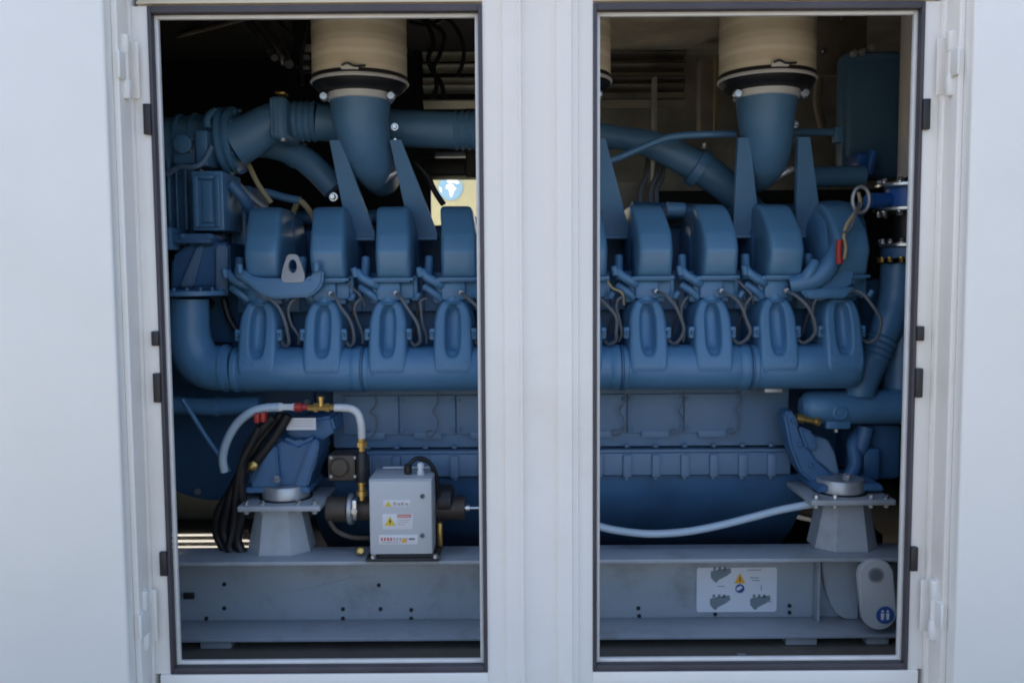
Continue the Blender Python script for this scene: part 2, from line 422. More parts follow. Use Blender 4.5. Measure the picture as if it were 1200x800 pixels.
# holes in the web: small dark plugs with raised lip
for u, v in ((263,684),(263,712),(242,724),(444,685),(446,713),(482,714),(482,724),(402,713),(402,724),(748,712),(749,721),(925,709),(925,717),(838,719)):
    q = W(u, v, yw); hl = MB()
    hl.lathe([(.0075,0),(.0075,.002),(.0045,.003)], (q.x, yw-.003, q.z), (0,1,0), 'blacksteel', 14)
    hl.build('bolt_hole', rl)
q = MB(); c = W(222, 697, yw); q.box(c.x-.02, c.x+.02, yw-.012, yw, c.z-.012, c.z+.012, 'blacksteel', .004); q.build('cable_gland', bf)
q = MB(); q.tube([W(338,694,yw-.008), W(372,687,yw-.008), W(425,673,yw-.008)], .0011, 'box', 6); q.build('scratch', rl)
q = MB(); q.tube([W(203,556,1.2), W(210,566,1.2), W(224,576,1.2)], .02, 'zinc', 10); q.build('drain_tube', bf)
# instruction sticker
st = MB(); ysx = yw-.0045
x0, x1 = X(819,ysx), X(915,ysx); z1, z0 = Z(664.5,ysx,867), Z(716.5,ysx,867)
N = 6; rr = .010
cor = []
for cx_, cz_, a0 in ((x1-rr,z1-rr,0),(x0+rr,z1-rr,90),(x0+rr,z0+rr,180),(x1-rr,z0+rr,270)):
    for i in range(N+1):
        a_ = math.radians(a0+90*i/N); cor.append((cx_+rr*math.cos(a_), cz_+rr*math.sin(a_)))
st.prism(cor, 'y', ysx, ysx+.002, 'sticker'); sk = st.build('instruction_sticker', bf)
pr = MB()
def P2(u, v, y=ysx): q = W(u, v, y); return (q.x, q.z)
def engine_icon(u, v):
    pr.prism([P2(u-11,v-4), P2(u-3,v-6), P2(u+12,v-8), P2(u+13,v-3), P2(u+8,v+1), P2(u-2,v+6), P2(u-4,v+9), P2(u-7,v+8), P2(u-11,v+3)], 'y', ysx-.0012, ysx-.0004, 'print')
    for k in range(3):
        pr.prism([P2(u-8+6*k,v-8.5), P2(u-5+6*k,v-9.5), P2(u-5+6*k,v-6), P2(u-8+6*k,v-5)], 'y', ysx-.0012, ysx-.0004, 'print')
engine_icon(844, 673); engine_icon(843, 705); engine_icon(890, 705)
pr.prism([P2(867,671), P2(873.5,683), P2(860.5,683)], 'y', ysx-.0014, ysx-.0004, 'orange')
pr.prism([P2(866.5,675), P2(867.5,675), P2(867.6,681), P2(866.4,681)], 'y', ysx-.002, ysx-.0012, 'blacksteel')
c = W(867, 689, ysx)
pr.lathe([(.0165,0),(.0165,.001)], (c.x, ysx-.0016, c.z), (0,1,0), 'blueprint', 28)
pr.prism([P2(863,688), P2(868,685.5), P2(870,688), P2(866,691), P2(863,691)], 'y', ysx-.0026, ysx-.0018, 'sticker')
for (u, v, w) in ((845,686,8),(884,676,10),(886,679,9),(884,667,16)):
    pr.prism([P2(u-w/2,v), P2(u+w/2,v), P2(u+w/2,v+.8), P2(u-w/2,v+.8)], 'y', ysx-.0012, ysx-.0004, 'print')
for (u, v, w, h) in ((892,685,.8,6),(902,704,5,.8)):
    pr.prism([P2(u-w/2,v), P2(u+w/2,v), P2(u+w/2,v+h), P2(u-w/2,v+h)], 'y', ysx-.0012, ysx-.0004, 'print')
pr.build('sticker_print', sk)
# lifting lug at the right end
yl = .385
lg = MB(); cu, ct, cb = 1027, 675, 718
T_, B_ = W(cu, ct, yl), W(cu+4, cb, yl); rad = 21*S(yl)
pts = [(T_.x+rad*math.cos(t), T_.z+rad*math.sin(t)) for t in [i*PI/14 for i in range(15)]] + [(B_.x+rad*math.cos(t), B_.z+rad*math.sin(t)) for t in [PI+i*PI/14 for i in range(15)]]
lg.prism(pts, 'y', yl, yl+.03, 'lug', .004); lug = lg.build('lifting_lug', bf)
q = MB(); c = W(1026, 673, yl)
q.lathe([(.026,0),(.026,.004),(.020,.0045)], (c.x, yl-.003, c.z), (0,1,0), 'zinc', 28); q.lathe([(.0185,0),(.0185,.002)], (c.x, yl-.0045, c.z), (0,1,0), 'cable', 28); q.build('lug_bushing', lug)
q = MB(); c = W(1037, 720, yl)
q.lathe([(.031,0),(.031,.0015)], (c.x, yl-.003, c.z), (0,1,0), 'blueprint', 32)
for dx_, w_ in ((-.010,.006),(.008,.006)):
    q.lathe([(.0042,0),(.0042,.001)], (c.x+dx_, yl-.0044, c.z+.014), (0,1,0), 'sticker', 14)
    q.prism([(c.x+dx_-w_,c.z+.007),(c.x+dx_+w_,c.z+.007),(c.x+dx_+w_*.7,c.z-.016),(c.x+dx_-w_*.7,c.z-.016)], 'y', yl-.0044, yl-.0032, 'sticker')
q.build('round_sticker', lug)
for u0, u1 in ((925,962),(225,262),(1022,1048)):
    q = MB(); q.box(X(u0,.45), X(u1,.45), .43, .52, FLOOR, FLOOR+.0345, 'box', .003); q.build('foot_pad', bf)
q = MB(); q.box(X(868,.33), X(880,.33), .33, .345, FLOOR, FLOOR+.012, 'steel', .004)
tag(q.build('loose_bracket'), 'small shiny scrap of metal on the floor under the right sticker', 'metal scrap')

# mounts: pedestal, plate, rubber mount
def mount(uc, vt_plate, vb_ped, plate_u0, plate_u1, name):
    yp = .50
    p = MB()
    zt_ = Z(vt_plate+10, yp, uc); zb_ = zf + .001
    def ring(z, hw, hy, ch):
        cx = X(uc, yp, 620); cy = yp+.06
        return [Vector((cx+a_, cy+b_, z)) for a_, b_ in ((-hw+ch,-hy),(hw-ch,-hy),(hw,-hy+ch),(hw,hy-ch),(hw-ch,hy),(-hw+ch,hy),(-hw,hy-ch),(-hw,-hy+ch))]
    p.loft([ring(zb_, .112, .10, .055), ring(zt_, .078, .075, .035)], 'grey')
    ped = p.build('mount_pedestal', bf, angle=20)
    q = MB(); q.box(X(plate_u0, yp), X(plate_u1, yp), yp-.075, yp+.21, zt_, zt_+.02, 'grey', .004)
    for u in (plate_u0+8, uc-18, uc+24, plate_u1-8):
        q.bolt((X(u, yp), yp-.05, zt_+.02), (0,0,1), .009, .014, 'steel'); q.bolt((X(u, yp), yp-.05, zt_), (0,0,-1), .009, .014, 'zinc')
    q.build('mount_plate', bf)
    c = (X(uc+1, yp), yp+.055, zt_+.021)
    q = MB(); q.lathe([(.078,0),(.084,.004),(.084,.042),(.080,.048)], c, (0,0,1), 'zinc', 48); q.lathe([(.094,-.0005),(.094,.004)], c, (0,0,1), 'black', 48)
    q.build('vibration_mount', bf)
mount(325, 583, 655, 280, 376, 'l'); mount(994, 576, 652, 946, 1044, 'r')

# ------------------------------------------------------------------ the engine
eng = thing('diesel_engine', 'large blue twenty cylinder diesel engine filling both doorways', 'engine', (0, 1.3, FLOOR))
pitch_x = 76.35*S(.575)
x_first = X(302, .575, 388)
XP = [x_first + i*pitch_x for i in range(10)]
k = S(.575)
# port bodies (exhaust manifold saddles)
zm = Z(431, .62); rm = 27*S(.54)
ym = .535 + rm
def zz(v): return Z(v, .575)
def port_mesh(last=False):
    p = MB(); cx = 0
    zc = zz(389.5); hw = 22*k
    z_top, z_bot = zz(350.5), zz(449)
    cz0 = (z_top+z_bot)/2; hh = (z_top-z_bot)/2
    L_ = .30
    yb = .566
    def R2(f, g, y, n=4.2, tube=True):
        ring = sup(cx, cz0, hw*f, hh*g, y, n, 64, L_, zc)
        for q in ring:
            t = (zc - q.z)/hh
            q.x *= 1 + .07*max(0, t-.1)**1.3 - .30*max(0, -t-.25)**1.2
            if tube and q.z < zm+.03:
                q.y = max(q.y, ym - math.sqrt(max(0, rm*rm-(q.z-zm)**2)) + (y-yb) - .0025 + .012*max(0,min(1,(zm+.01-q.z)/.05)))
        return ring
    zr = (zz(358)+zz(416))/2; rh = (zz(358)-zz(416))/2
    rec = lambda s_, y: sup(cx, zr, 8.6*k*s_, rh*(s_ if s_ < 1 else 1+(s_-1)*.3), y, 3.0, 64, L_, zc)
    rings = [R2(1.12, 1.0, .80), R2(1.10, 1.0, .64), R2(1.04, .995, yb+.030), R2(1.01, .99, yb+.014), R2(.96, .982, yb+.004), R2(.90, .972, yb), R2(.80, .955, yb-.002)]
    ra, rb_ = rings[-1], rec(1.30, yb-.002)
    for st_ in range(1, 9):
        f_ = st_/9; mid = [a_.lerp(b_, f_) for a_, b_ in zip(ra, rb_)]
        for q in mid:
            q.y = yb - .002 + L_*(q.z - zc)
            if q.z < zm+.03: q.y = max(q.y, ym - math.sqrt(max(0, rm*rm-(q.z-zm)**2)) - .0045 + .012*max(0, min(1, (zm+.01-q.z)/.05)))
        rings.append(mid)
    rings += [rb_, rec(1.16, yb+.000), rec(1.06, yb+.004), rec(.98, yb+.012), rec(.88, yb+.026), rec(.74, yb+.036), rec(.5, yb+.041), rec(.1, yb+.042)]
    p.loft(rings, 'engine', False, True)
    # ears with bolts at both sides
    for s_ in (-1, 1):
        p.box(s_*19*k, s_*28*k, yb+.012, yb+.075, zz(398), zz(384), 'engine', .006)
        p.bolt((s_*24*k, yb+.014, zz(391)), (0,-1,0), .0055, .010, 'engine')
    # collar lip at the top
    p.lathe([(11*k,-.004),(13.5*k,0),(14*k,.004),(11*k,.010),(9*k,.03)], (0, yb+.06, zz(356)), (0,0,1), 'engine', 28)
    return p
def place_part(mb, name, x, parent, n=1):
    o = mb.build(name, None); o.location = (0,0,0)
    return o
def repeat(mb, name, xs, parent):
    """one part mesh written around x=0, copied to every x of xs"""
    me = None; out = []
    off = parent_world(parent)
    for i, x in enumerate(xs):
        if i == 0:
            o = mb.build(name, None)
            o.data.transform(Matrix.Translation(o.location)); me = o.data
        else:
            o = out[0].copy(); COL.objects.link(o)
        o.parent = parent; o.location = Vector((x, 0, 0)) - off
        out.append(o)
    return out
repeat(port_mesh(), 'exhaust_port', XP, eng)
# manifold tube in five sections
seg_edges = [X(272,.6)] + [X(423,.55)+j*2*pitch_x for j in range(4)] + [X(1008,.6)]
for j in range(5):
    a_, b_ = seg_edges[j], seg_edges[j+1]
    p = MB()
    c = (0, ym, zm)
    pr_ = [(rm*.9,a_+.004),(rm*1.0,a_+.005),(rm*1.0,a_+.02),(rm*.965,a_+.024),(rm*.965,a_+.04),(rm,a_+.05),(rm,b_-.05),(rm*.965,b_-.042),(rm*1.03,b_-.030),(rm*1.03,b_-.012),(rm*1.0,b_-.006),(rm*.9,b_-.005)]
    if j == 4: pr_ = pr_[:7] + [(rm*.97,b_-.02),(rm*.8,b_)]
    p.lathe([(r_, h_) for r_, h_ in pr_], c, (1,0,0), 'engine', 56)
    p.build('manifold_section', eng)
    if j:
        q = MB(); q.lathe([(rm*1.035,a_-.004),(rm*1.035,a_+.003)], c, (1,0,0), 'pan', 56); q.build('manifold_clamp', eng)
# deep part of saddle between ports: web bridging manifold to heads
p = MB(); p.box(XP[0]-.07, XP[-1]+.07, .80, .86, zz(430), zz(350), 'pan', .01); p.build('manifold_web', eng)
# left elbow of the manifold
p = MB(); y = ym
def E(u, v, yy=None): return W(u, v, ym if yy is None else yy)
p.tube([E(274,431), E(262,431.5), E(246,430), E(232,422), E(224,406), E(221,388), E(221,350)], [rm*.98,rm*.99,rm*1.0,rm,rm*.97,rm*.92,rm*.86], 'engine', 36, 8)
p.lathe([(rm*.9,0),(rm*1.06,.003),(rm*1.06,.016),(rm*.9,.02)], E(262,431), (1,0,0), 'engine', 40)
p.build('manifold_elbow', eng)
p = MB(); c = E(224, 347); p.lathe([(.11,0),(.122,.004),(.122,.018),(.11,.022)], c, (0,0,1), 'engine', 40)
for a_ in range(8):
    t = -PI/2 + (a_-3.5)*.42; p.bolt((c.x+.108*math.cos(t), c.y+.108*math.sin(t), c.z+.02), (0,0,1), .007, .012, 'pan')
p.build('elbow_flange', eng)

# cylinder heads, covers
def head_mesh():
    p = MB(); yb = .60
    p.box(-24*k, 24*k, yb+.04, 1.1, zz(356), zz(326), 'engine', .008)
    p.box(-19*k, 27*k, yb-.02, yb+.10, zz(330), zz(325), 'engine', .004)
    p.box(-14*k, 15*k, yb+.0, yb+.08, zz(352), zz(329), 'engine', .012)
    p.box(-21*k, 30*k, yb+.022, yb+.09, zz(350), zz(329.5), 'engine', .010)
    p.box(-38.4*k, 38*k, yb+.13, yb+.3, zz(366), zz(318), 'pan', .004)
    # slanted arms and studs between neighbouring covers
    A = lambda u, v, yy: Vector((u*k, yy, zz(v)))
    p.tube([A(-36,316,yb), A(-30,324,yb-.005), A(-18,331,yb-.002), A(-10,336,yb+.02)], [.013,.016,.017,.013], 'engine', 14)
    p.tube([A(-34,335,yb+.03), A(-24,342,yb+.02), A(-14,350,yb+.03)], .015, 'engine', 12)
    p.tube([A(-30,300,yb+.09), A(-31,330,yb+.06)], .016, 'engine', 12, smooth=False)
    p.lathe([(.012,0),(.012,.03),(.008,.034)], A(-37,323,yb-.006), (-.25,-.1,1), 'engine', 12)
    p.lathe([(.010,0),(.010,.022),(.006,.026)], A(33,350,yb), (.5,-.2,1), 'engine', 12)
    p.box(26*k, 34*k, yb+.03, yb+.12, zz(352), zz(322), 'engine', .006)
    p.bolt(A(20,340,yb+.04), (0,-1,0), .007, .012, 'engine'); p.bolt(A(-18,345,yb+.045), (0,-1,0), .007, .012, 'engine')
    return p
repeat(head_mesh(), 'cylinder_head', XP, eng)
def cover_mesh(hwf=1.0):
    p = MB(); q = 20.8*k*hwf
    sx = .024
    sect = [(325,.95,.585,.00),(322,1.0,.571,0),(318,1.02,.566,0),(298,1.03,.549,0),(294,1.03,.5495,0),(292,1.03,.552,0),(275,1.02,.572,-.001),(273,1.015,.576,-.001),(270,1.005,.583,-.002),(262,.985,.604,-.005),(253,.97,.628,-.009),(246,.955,.649,-.012),(241.5,.92,.668,-.015),(239,.86,.688,-.016),(237.2,.76,.715,-.017),(236.6,.6,.74,-.018)]
    rings = []
    for v, w, yf, dx in sect:
        rings.append(rect_ring(sx, q*w, yf, .92 - (.06 if v < 240 else 0), Z(v, .56), 8.5, 64, dx))
    p.loft(rings, 'cover')
    rings = []
    for v, w, yf, dx in ((325,1.12,.74,0),(300,1.14,.73,0),(275,1.10,.74,0),(258,1.02,.76,0),(248,.9,.80,0)):
        rings.append(rect_ring(sx-.002, q*w, yf, 1.0, Z(v,.56), 5, 40, dx))
    p.loft(rings, 'engine')
    # base flange
    p.box(sx-q*1.12, sx+q*1.12, .575, .98, Z(328,.56), Z(324.5,.56), 'engine', .003)
    return p
cv = repeat(cover_mesh(), 'head_cover', XP, eng)
# cables: two per cylinder, each a part
rnd = random.Random(11)
for i, x in enumerate(XP):
    J = lambda a=1.6: rnd.uniform(-a, a)
    A = lambda u, v, yy: Vector((x+u*k, yy, zz(v)))
    p = MB()
    p.tube([A(10,343,.585), A(17+J(),347+J(),.545), A(27+J(2.5),358+J(),.53), A(36+J(2),374+J(3),.53), A(39+J(2),388+J(2),.54), A(37+J(),399,.56), A(31,404,.585), A(26,400,.60)], .0060, 'cable', 10)
    p.lathe([(.010,0),(.010,.02),(.007,.024)], A(10,343,.60), (0,-1,.1), 'zinc', 12); p.build('injector_cable', eng)
    if i == 9: continue
    p = MB(); p.tube([A(46,349,.57), A(41+J(),353+J(),.56), A(38+J(2),362,.565), A(41+J(2),376+J(3),.575), A(45+J(),392,.60), A(44,402,.62)], .0048, 'cable', 8); p.build('sensor_lead', eng)
    p = MB(); p.tube([A(34,352,.575), A(37+J(2),362,.57), A(33+J(2),378+J(),.58), A(30+J(2),396,.60)], .0045, 'blacksteel', 8); p.build('thin_lead', eng)
    if i % 2:
        p = MB(); p.tube([A(30,330,.60), A(36+J(),338,.58), A(44+J(),345+J(),.57), A(49,358,.60)], .0042, 'tan' if i == 5 else 'cable', 8); p.build('thin_lead', eng)

# lifting brackets
yb = .535
p = MB()
pts = [P2(273,322,yb),P2(277,314,yb),P2(284,315,yb),P2(292,323,yb),P2(305,326,yb),P2(362,326,yb),P2(368,318,yb),P2(374,313,yb),P2(379,317,yb),P2(378,332,yb),P2(371,342,yb),P2(362,348,yb),P2(318,350,yb),P2(306,346,yb),P2(290,333,yb)]
p.prism(pts, 'y', yb, yb+.12, 'engine', .008)
lb = p.build('lifting_bracket', eng)
# eye plate: tapered with oval hole, built as a lofted frame
def eye_plate(uc, vt, vb, wt, wb, y0, y1, mt):
    q = MB(); N = 40
    c = W(uc, (vt+vb)/2, y0); kk = S(y0)
    outer, inner = [], []
    hh = (vb-vt)/2*kk
    for i in range(N):
        a_ = 2*PI*i/N; cs, sn = math.cos(a_), math.sin(a_)
        zz_ = math.copysign(abs(sn)**.8, sn)
        w = (wt + (wb-wt)*max(0, min(1, (.55-zz_)/1.55)))*kk
        e = 1 if sn < -.2 else math.sqrt(max(0, 1-((max(zz_, .1)-.1)/.9)**2))
        ex = math.copysign(1, cs)*(abs(cs)**.35 if sn < 0 else min(1, abs(cs)**.6))*w
        outer.append((c.x+ex, c.z+zz_*hh)); inner.append((c.x+5*kk*cs, c.z+hh*.15+8*kk*sn))
    V3 = lambda L_, y: [Vector((a, y, b)) for a, b in L_]
    q.loft([V3(inner, y1), V3(outer, y1), V3(outer, y0), V3(inner, y0), V3(inner, y1)], mt, False, False)
    return q
eye_plate(343, 298, 331, 9, 16, yb-.006, yb+.012, 'grey').build('lifting_eye', eng)
p = MB(); p.lathe([(.012,0),(.012,.03)], W(371,318,yb-.01), (0,0,1), 'engine', 14); p.lathe([(.011,0),(.011,.03)], W(281,320,yb-.01), (0,0,1), 'engine', 14); p.build('bracket_stud', eng)
# right bracket casting
p = MB()
p.tube([W(926,334,yb+.05), W(940,331,yb+.04), W(957,326,yb+.035), W(970,314,yb+.035), W(980,296,yb+.05), W(986,278,yb+.08)], [.030,.034,.036,.036,.032,.024], 'engine', 20)
p.tube([W(944,328,yb+.03), W(951,316,yb+.025), W(956,306,yb+.03)], [.026,.022,.016], 'engine', 16)
p.prism([P2(934,330,yb+.03),P2(960,322,yb+.03),P2(980,296,yb+.03),P2(1004,292,yb+.03),P2(1008,318,yb+.03),P2(1003,338,yb+.03),P2(985,347,yb+.03),P2(945,346,yb+.03)], 'y', yb+.035, yb+.13, 'engine', .02, seg=4)
p.prism([P2(936,340,yb+.03),P2(1000,336,yb+.03),P2(990,349,yb+.03),P2(945,350,yb+.03)], 'y', yb+.015, yb+.1, 'engine', .006)
p.build('end_bracket', eng)
# big round end cover behind it
p = MB(); rings = []
for v, w, yf in ((345,30,.62),(320,32,.60),(290,33,.60),(262,32,.62),(246,28,.66),(237,22,.72),(233,14,.78)):
    rings.append(rect_ring(X(992,.62), w*k, yf, 1.05, Z(v,.62), 3.2, 44))
p.loft(rings, 'engine'); p.build('end_cover', eng)

# air intake elbows + gusset plates, three of them
def elbow_mesh():
    p = MB(); yc = .66
    A = lambda u, v, yy: Vector(((u)*S(yc), yy, Z(v, yc)))
    p.tube([A(0,108,yc), A(0,122,yc), A(0,142,yc+.002), A(4,164,yc+.03), A(8,184,yc+.09), A(10,194,yc+.18), A(10,198,yc+.30)],
           [35*S(yc), 34.5*S(yc), 32*S(yc), 29.5*S(yc), 27*S(yc), 24*S(yc), 22*S(yc)], 'duct', 44, 8)
    return p
xe = [X(422.5,.66,130) + j*(X(898,.66,130)-X(422.5,.66,130))/2 for j in range(3)]
repeat(elbow_mesh(), 'intake_elbow', xe, eng)
def gusset_mesh(left):
    """plate leaning outward: top at the elbow flange, foot between two covers"""
    p = MB()
    yt, ybm = .627, .80
    o_t, o_b = (-28, -9.3) if left else (40.8, 66.5)
    zt_, zb_ = Z(163,yt), Z(277,ybm)
    kt, kb = S(yt), S(ybm)
    xt, xb = o_t*S(.66), o_b*S(.66)
    hw_t, hw_b = 6.6*kt, 15.5*kb
    th = .010
    ring = lambda x, hw_, y, z: [Vector((x-hw_, y, z)), Vector((x+hw_, y, z)), Vector((x+hw_, y+.03, z)), Vector((x-hw_, y+.03, z))]
    zm_ = zt_*.0+ zb_; 
    p.loft([ring(xb, hw_b, ybm, zb_), ring(xb-.001, hw_b, ybm-.004, zb_+.02), ring(xt, hw_t, yt, zt_)], 'duct')
    p.box(xb-hw_b-.002, xb+hw_b+.002, ybm-.012, ybm+.09, zb_-.012, zb_+.001, 'duct', .003)
    p.box(xb-hw_b+.006, xb-hw_b+.018, ybm+.0305, ybm+.2, zb_, zb_+.11, 'duct', .002)
    return p
def fix(x, y): return x
repeat(gusset_mesh(True), 'support_bracket', xe, eng)
repeat(gusset_mesh(False), 'support_bracket', xe, eng)

# crankcase
ycr = .76
p = MB(); x0, x1 = X(388,ycr), X(926,ycr)
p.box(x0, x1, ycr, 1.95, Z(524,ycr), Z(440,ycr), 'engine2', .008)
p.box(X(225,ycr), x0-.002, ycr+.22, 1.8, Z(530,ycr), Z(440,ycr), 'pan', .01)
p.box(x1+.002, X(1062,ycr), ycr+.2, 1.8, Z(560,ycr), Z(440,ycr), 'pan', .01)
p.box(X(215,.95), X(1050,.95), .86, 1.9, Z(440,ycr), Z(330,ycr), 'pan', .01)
p.build('crankcase', eng)
# access covers of the crankcase: one per cylinder
def acc():
    p = MB(); w = 33*S(ycr)
    p.box(-w, w, ycr-.010, ycr-.001, Z(508,ycr), Z(462,ycr), 'engine2', .004)
    p.box(-w*.5, w*.5, ycr-.014, ycr-.0105, Z(513,ycr), Z(505,ycr), 'engine2', .003)
    for sx in (-1, 1):
        for v in (468, 502): p.bolt((sx*w*.9, ycr-.010, Z(v,ycr)), (0,-1,0), .006, .009, 'engine2')
    return p
AX = [X(768+i*67.0,ycr) for i in (-5,-4,-3,-2,-1,0,1,2)]
repeat(acc(), 'access_cover', [x for x in AX if x0+.1 < x < x1-.08], eng)
for u_ in (440,512,731,799,866):
    J = lambda a=1.5: rnd.uniform(-a, a)
    A = lambda u, v, yy: Vector((X(u_,ycr)+u*S(ycr), yy, Z(v,ycr)))
    p = MB(); p.tube([A(0,458,ycr-.03), A(1+J(),470+J(),ycr-.03), A(-5+J(),480,ycr-.035), A(J(),488+J(),ycr-.03), A(J(),500,ycr-.03), A(-5,508+J(),ycr-.03), A(-12,510,ycr-.025), A(-13,504,ycr-.02), A(-7,503,ycr-.02)], .0024, 'cable', 8); p.build('sensor_wire', eng)
p = MB()
p.box(x0, x1, ycr-.022, ycr+.1, Z(531,ycr-.02), Z(527.6,ycr-.02), 'engine2', .002)
p.box(x0, x1, ycr-.03, ycr+.1, Z(557,ycr-.02), Z(531.2,ycr-.02), 'engine2', .004)
u = 430
while u < 925:
    if u < 575 or u > 690:
        p.box(X(u-5,ycr), X(u+5,ycr), ycr-.042, ycr-.0295, Z(559,ycr-.03), Z(533,ycr-.03), 'engine2', .004)
        p.bolt((X(u,ycr), ycr-.026, Z(524.5,ycr-.03)), (0,0,1), .009, .010, 'engine2')
        p.bolt((X(u,ycr), ycr-.024, Z(559,ycr-.03)), (0,0,-1), .009, .012, 'engine2')
    u += 33.8
p.build('crankcase_flange', eng)
# seam shadow groove is a real slot: gap between case and flange
pl = [(558,.0),(570,.004),(585,.03),(600,.07),(614,.13),(626,.20),(637,.30),(643,.42)]
pr_ = [(ycr+d_, Z(v_, ycr+d_)) for v_, d_ in pl]; zl = pr_[-1][1]
pr_ += [(1.85,zl),(1.85,Z(545,ycr))]
p = MB(); p.prism(pr_, 'x', x0, X(948,ycr), 'pan', 0)
pr2 = [(ycr+d_+.10, Z(v_, ycr+d_+.10)) for v_, d_ in pl]; pr2 += [(1.8,pr2[-1][1]-.02),(1.8,Z(545,ycr))]
p.prism(pr2, 'x', X(352,ycr), x0-.001, 'pan', 0)
p.box(X(360,1), X(1078,1), 1.3, 1.7, FLOOR+.02, zl+.02, 'blacksteel', .01)  # black box added to darken the gap under the pan
p.build('oil_pan', eng, angle=60)

# engine feet castings above the mounts
def foot(uc, mir):
    p = MB(); yy = .53
    q = lambda u, v: P2(uc+mir*(u-325), v, yy)
    p.prism([q(291,572),q(289,560),q(297,540),q(316,520),q(330,512),q(350,519),q(370,510),q(372,540),q(362,562),q(360,573)], 'y', yy, yy+.24, 'pan' , .015, seg=3)
    p.prism([q(286,575),q(289,569),q(363,568),q(366,575)], 'y', yy-.03, yy+.2, 'pan', .004)
    # ribs
    p.prism([q(296,569),q(318,520),q(326,520),q(330,569)], 'y', yy-.028, yy-.002, 'pan', .006)
    p.prism([q(346,569),q(364,520),q(372,512),q(376,520),q(362,569)], 'y', yy-.024, yy-.002, 'pan', .006)
    p.prism([q(330,515),q(338,497),q(385,490),q(390,508),q(372,520)], 'y', yy+.05, yy+.26, 'pan', .01)
    q_ = W(uc, 562, yy-.03); p.bolt((q_.x, yy-.035, q_.z+.0), (0,-.6,1), .010, .02, 'zinc')
    return p.build('engine_foot', eng)
foot(325, 1)
# right foot: slanted arm casting
p = MB(); yy = .55; q = lambda u, v: P2(u, v, yy)
p.prism([q(923,488),q(929,482),q(936,486),q(944,512),q(962,540),q(984,560),q(990,569),q(960,571),q(942,556),q(930,525)], 'y', yy+.04, yy+.14, 'pan', .010, seg=3)
p.prism([q(938,500),q(956,508),q(962,530),q(948,528)], 'y', yy+.02, yy+.12, 'pan', .008)
for u_, v_ in ((929,492),(937,520),(950,545)): p.bolt(W(u_,v_,yy+.038), (0,-1,0), .008, .012, 'pan')
p.tube([W(990,566,yy+.08), W(1002,545,yy+.1), W(1000,520,yy+.14), W(1008,505,yy+.18)], .026, 'pan', 14)
p.box(X(1012,.66,540), X(1032,.66,540), .66, .8, Z(566,.66), Z(528,.66), 'pan', .012)
p.prism([q(944,512),q(976,518),q(985,535),q(990,560),q(968,556)], 'y', yy+.05, yy+.2, 'engine2', .006)
p.prism([q(952,573),q(958,564),q(1026,563),q(1030,571)], 'y', yy-.05, yy+.2, 'pan', .004)
p.bolt(W(992,562,yy-.02), (0,-.3,1), .013, .022, 'zinc')
p.build('engine_foot', eng)
p = MB()
p.box(X(1012,.7), X(1060,.7), .70, 1.2, Z(565,.7), Z(500,.7), 'pan', .02); p.tube([W(1015,500,.68), W(1010,520,.68), W(1000,545,.7), W(1010,562,.7)], .03, 'pan', 14); p.build('flywheel_housing', eng)
# left lower: bell housing ring, tube, strap
p = MB(); c = W(250, 520, 1.0)
p.lathe([(.38,0),(.40,.01),(.40,.06),(.36,.07),(.30,.075)], (X(250,.95), .95, Z(470,.95)), (0,1,0), 'pan', 64); 
for a_ in range(14):
    t = a_*2*PI/14; p.bolt((X(250,.95)+.37*math.cos(t), .951, Z(470,.95)+.37*math.sin(t)), (0,-1,0), .010, .016, 'zinc')
p.build('bell_housing', eng)
p = MB(); p.tube([W(205,474,.72), W(250,476,.72), W(305,474,.72)], 11*S(.72), 'engine', 20); p.lathe([(12.5*S(.72),0),(12.5*S(.72),.02)], W(252,476,.72), (1,0,0), 'engine', 24); p.build('coolant_line', eng)
p = MB(); p.tube([W(214,468,.6), W(242,512,.58), W(270,552,.56)], .008, 'duct', 10); p.build('support_strap', eng)

# right: big horizontal blue pipe with ring mark, bellows pipe, vertical pipe
p = MB(); yy = .66
r_ = 20*S(yy)
c0 = W(945, 478, yy)
p.lathe([(r_*.55,-.015),(r_*.85,0),(r_,.022),(r_*1.02,.10),(r_*1.02,.55)], (c0.x, yy+.02, c0.z), (1,0,0), 'engine', 44)
p.build('coolant_header', eng)
p = MB(); c = W(985, 483, yy-.045); p.lathe([(.024,0),(.028,.004),(.028,.012),(.022,.014),(.018,.006),(.010,.006),(.008,.014),(.002,.015)], (c.x, yy-.035, c.z), (0,-1,0), 'engine', 30)
p.box(c.x-.045, c.x+.045, yy-.03, yy+.04, c.z-.065, c.z-.035, 'engine', .006); p.bolt((c.x-.002, yy-.01, c.z-.065), (0,0,-1), .008, .015, 'zinc'); p.build('drain_boss', eng)
p = MB(); A, B = W(1010,452,.66), W(1042,378,.70)
p.tube([W(1008,462,.66), A, A.lerp(B,.4)], 17*S(.68), 'engine', 28)
n_ = 9
p.tube([A.lerp(B,.4+i*.045) for i in range(n_)], [18.5*S(.68) if i % 2 else 16.5*S(.68) for i in range(n_)], 'engine', 28, smooth=False)
p.tube([A.lerp(B,.4+.36), B, W(1050,350,.72), W(1053,310,.72)], [17*S(.68),19*S(.7),20*S(.7),20*S(.7)], 'engine', 28)
p.build('coolant_bellows_pipe', eng)
p = MB(); p.tube([W(1056,308,.74), W(1056,470,.74)], 22*S(.74), 'engine', 30, smooth=False); p.box(X(1030,.8), X(1070,.8), .86, 1.1, Z(470,.8), Z(392,.8), 'pan', .02); p.build('coolant_riser', eng)
p = MB(); c = W(944, 490, .60); p.lathe([(.018,0),(.018,.03),(.012,.034),(.012,.07),(.016,.074),(.016,.09)], (c.x-.03, .62, c.z), (1,0,-.2), 'brass', 18); p.build('drain_valve', eng)
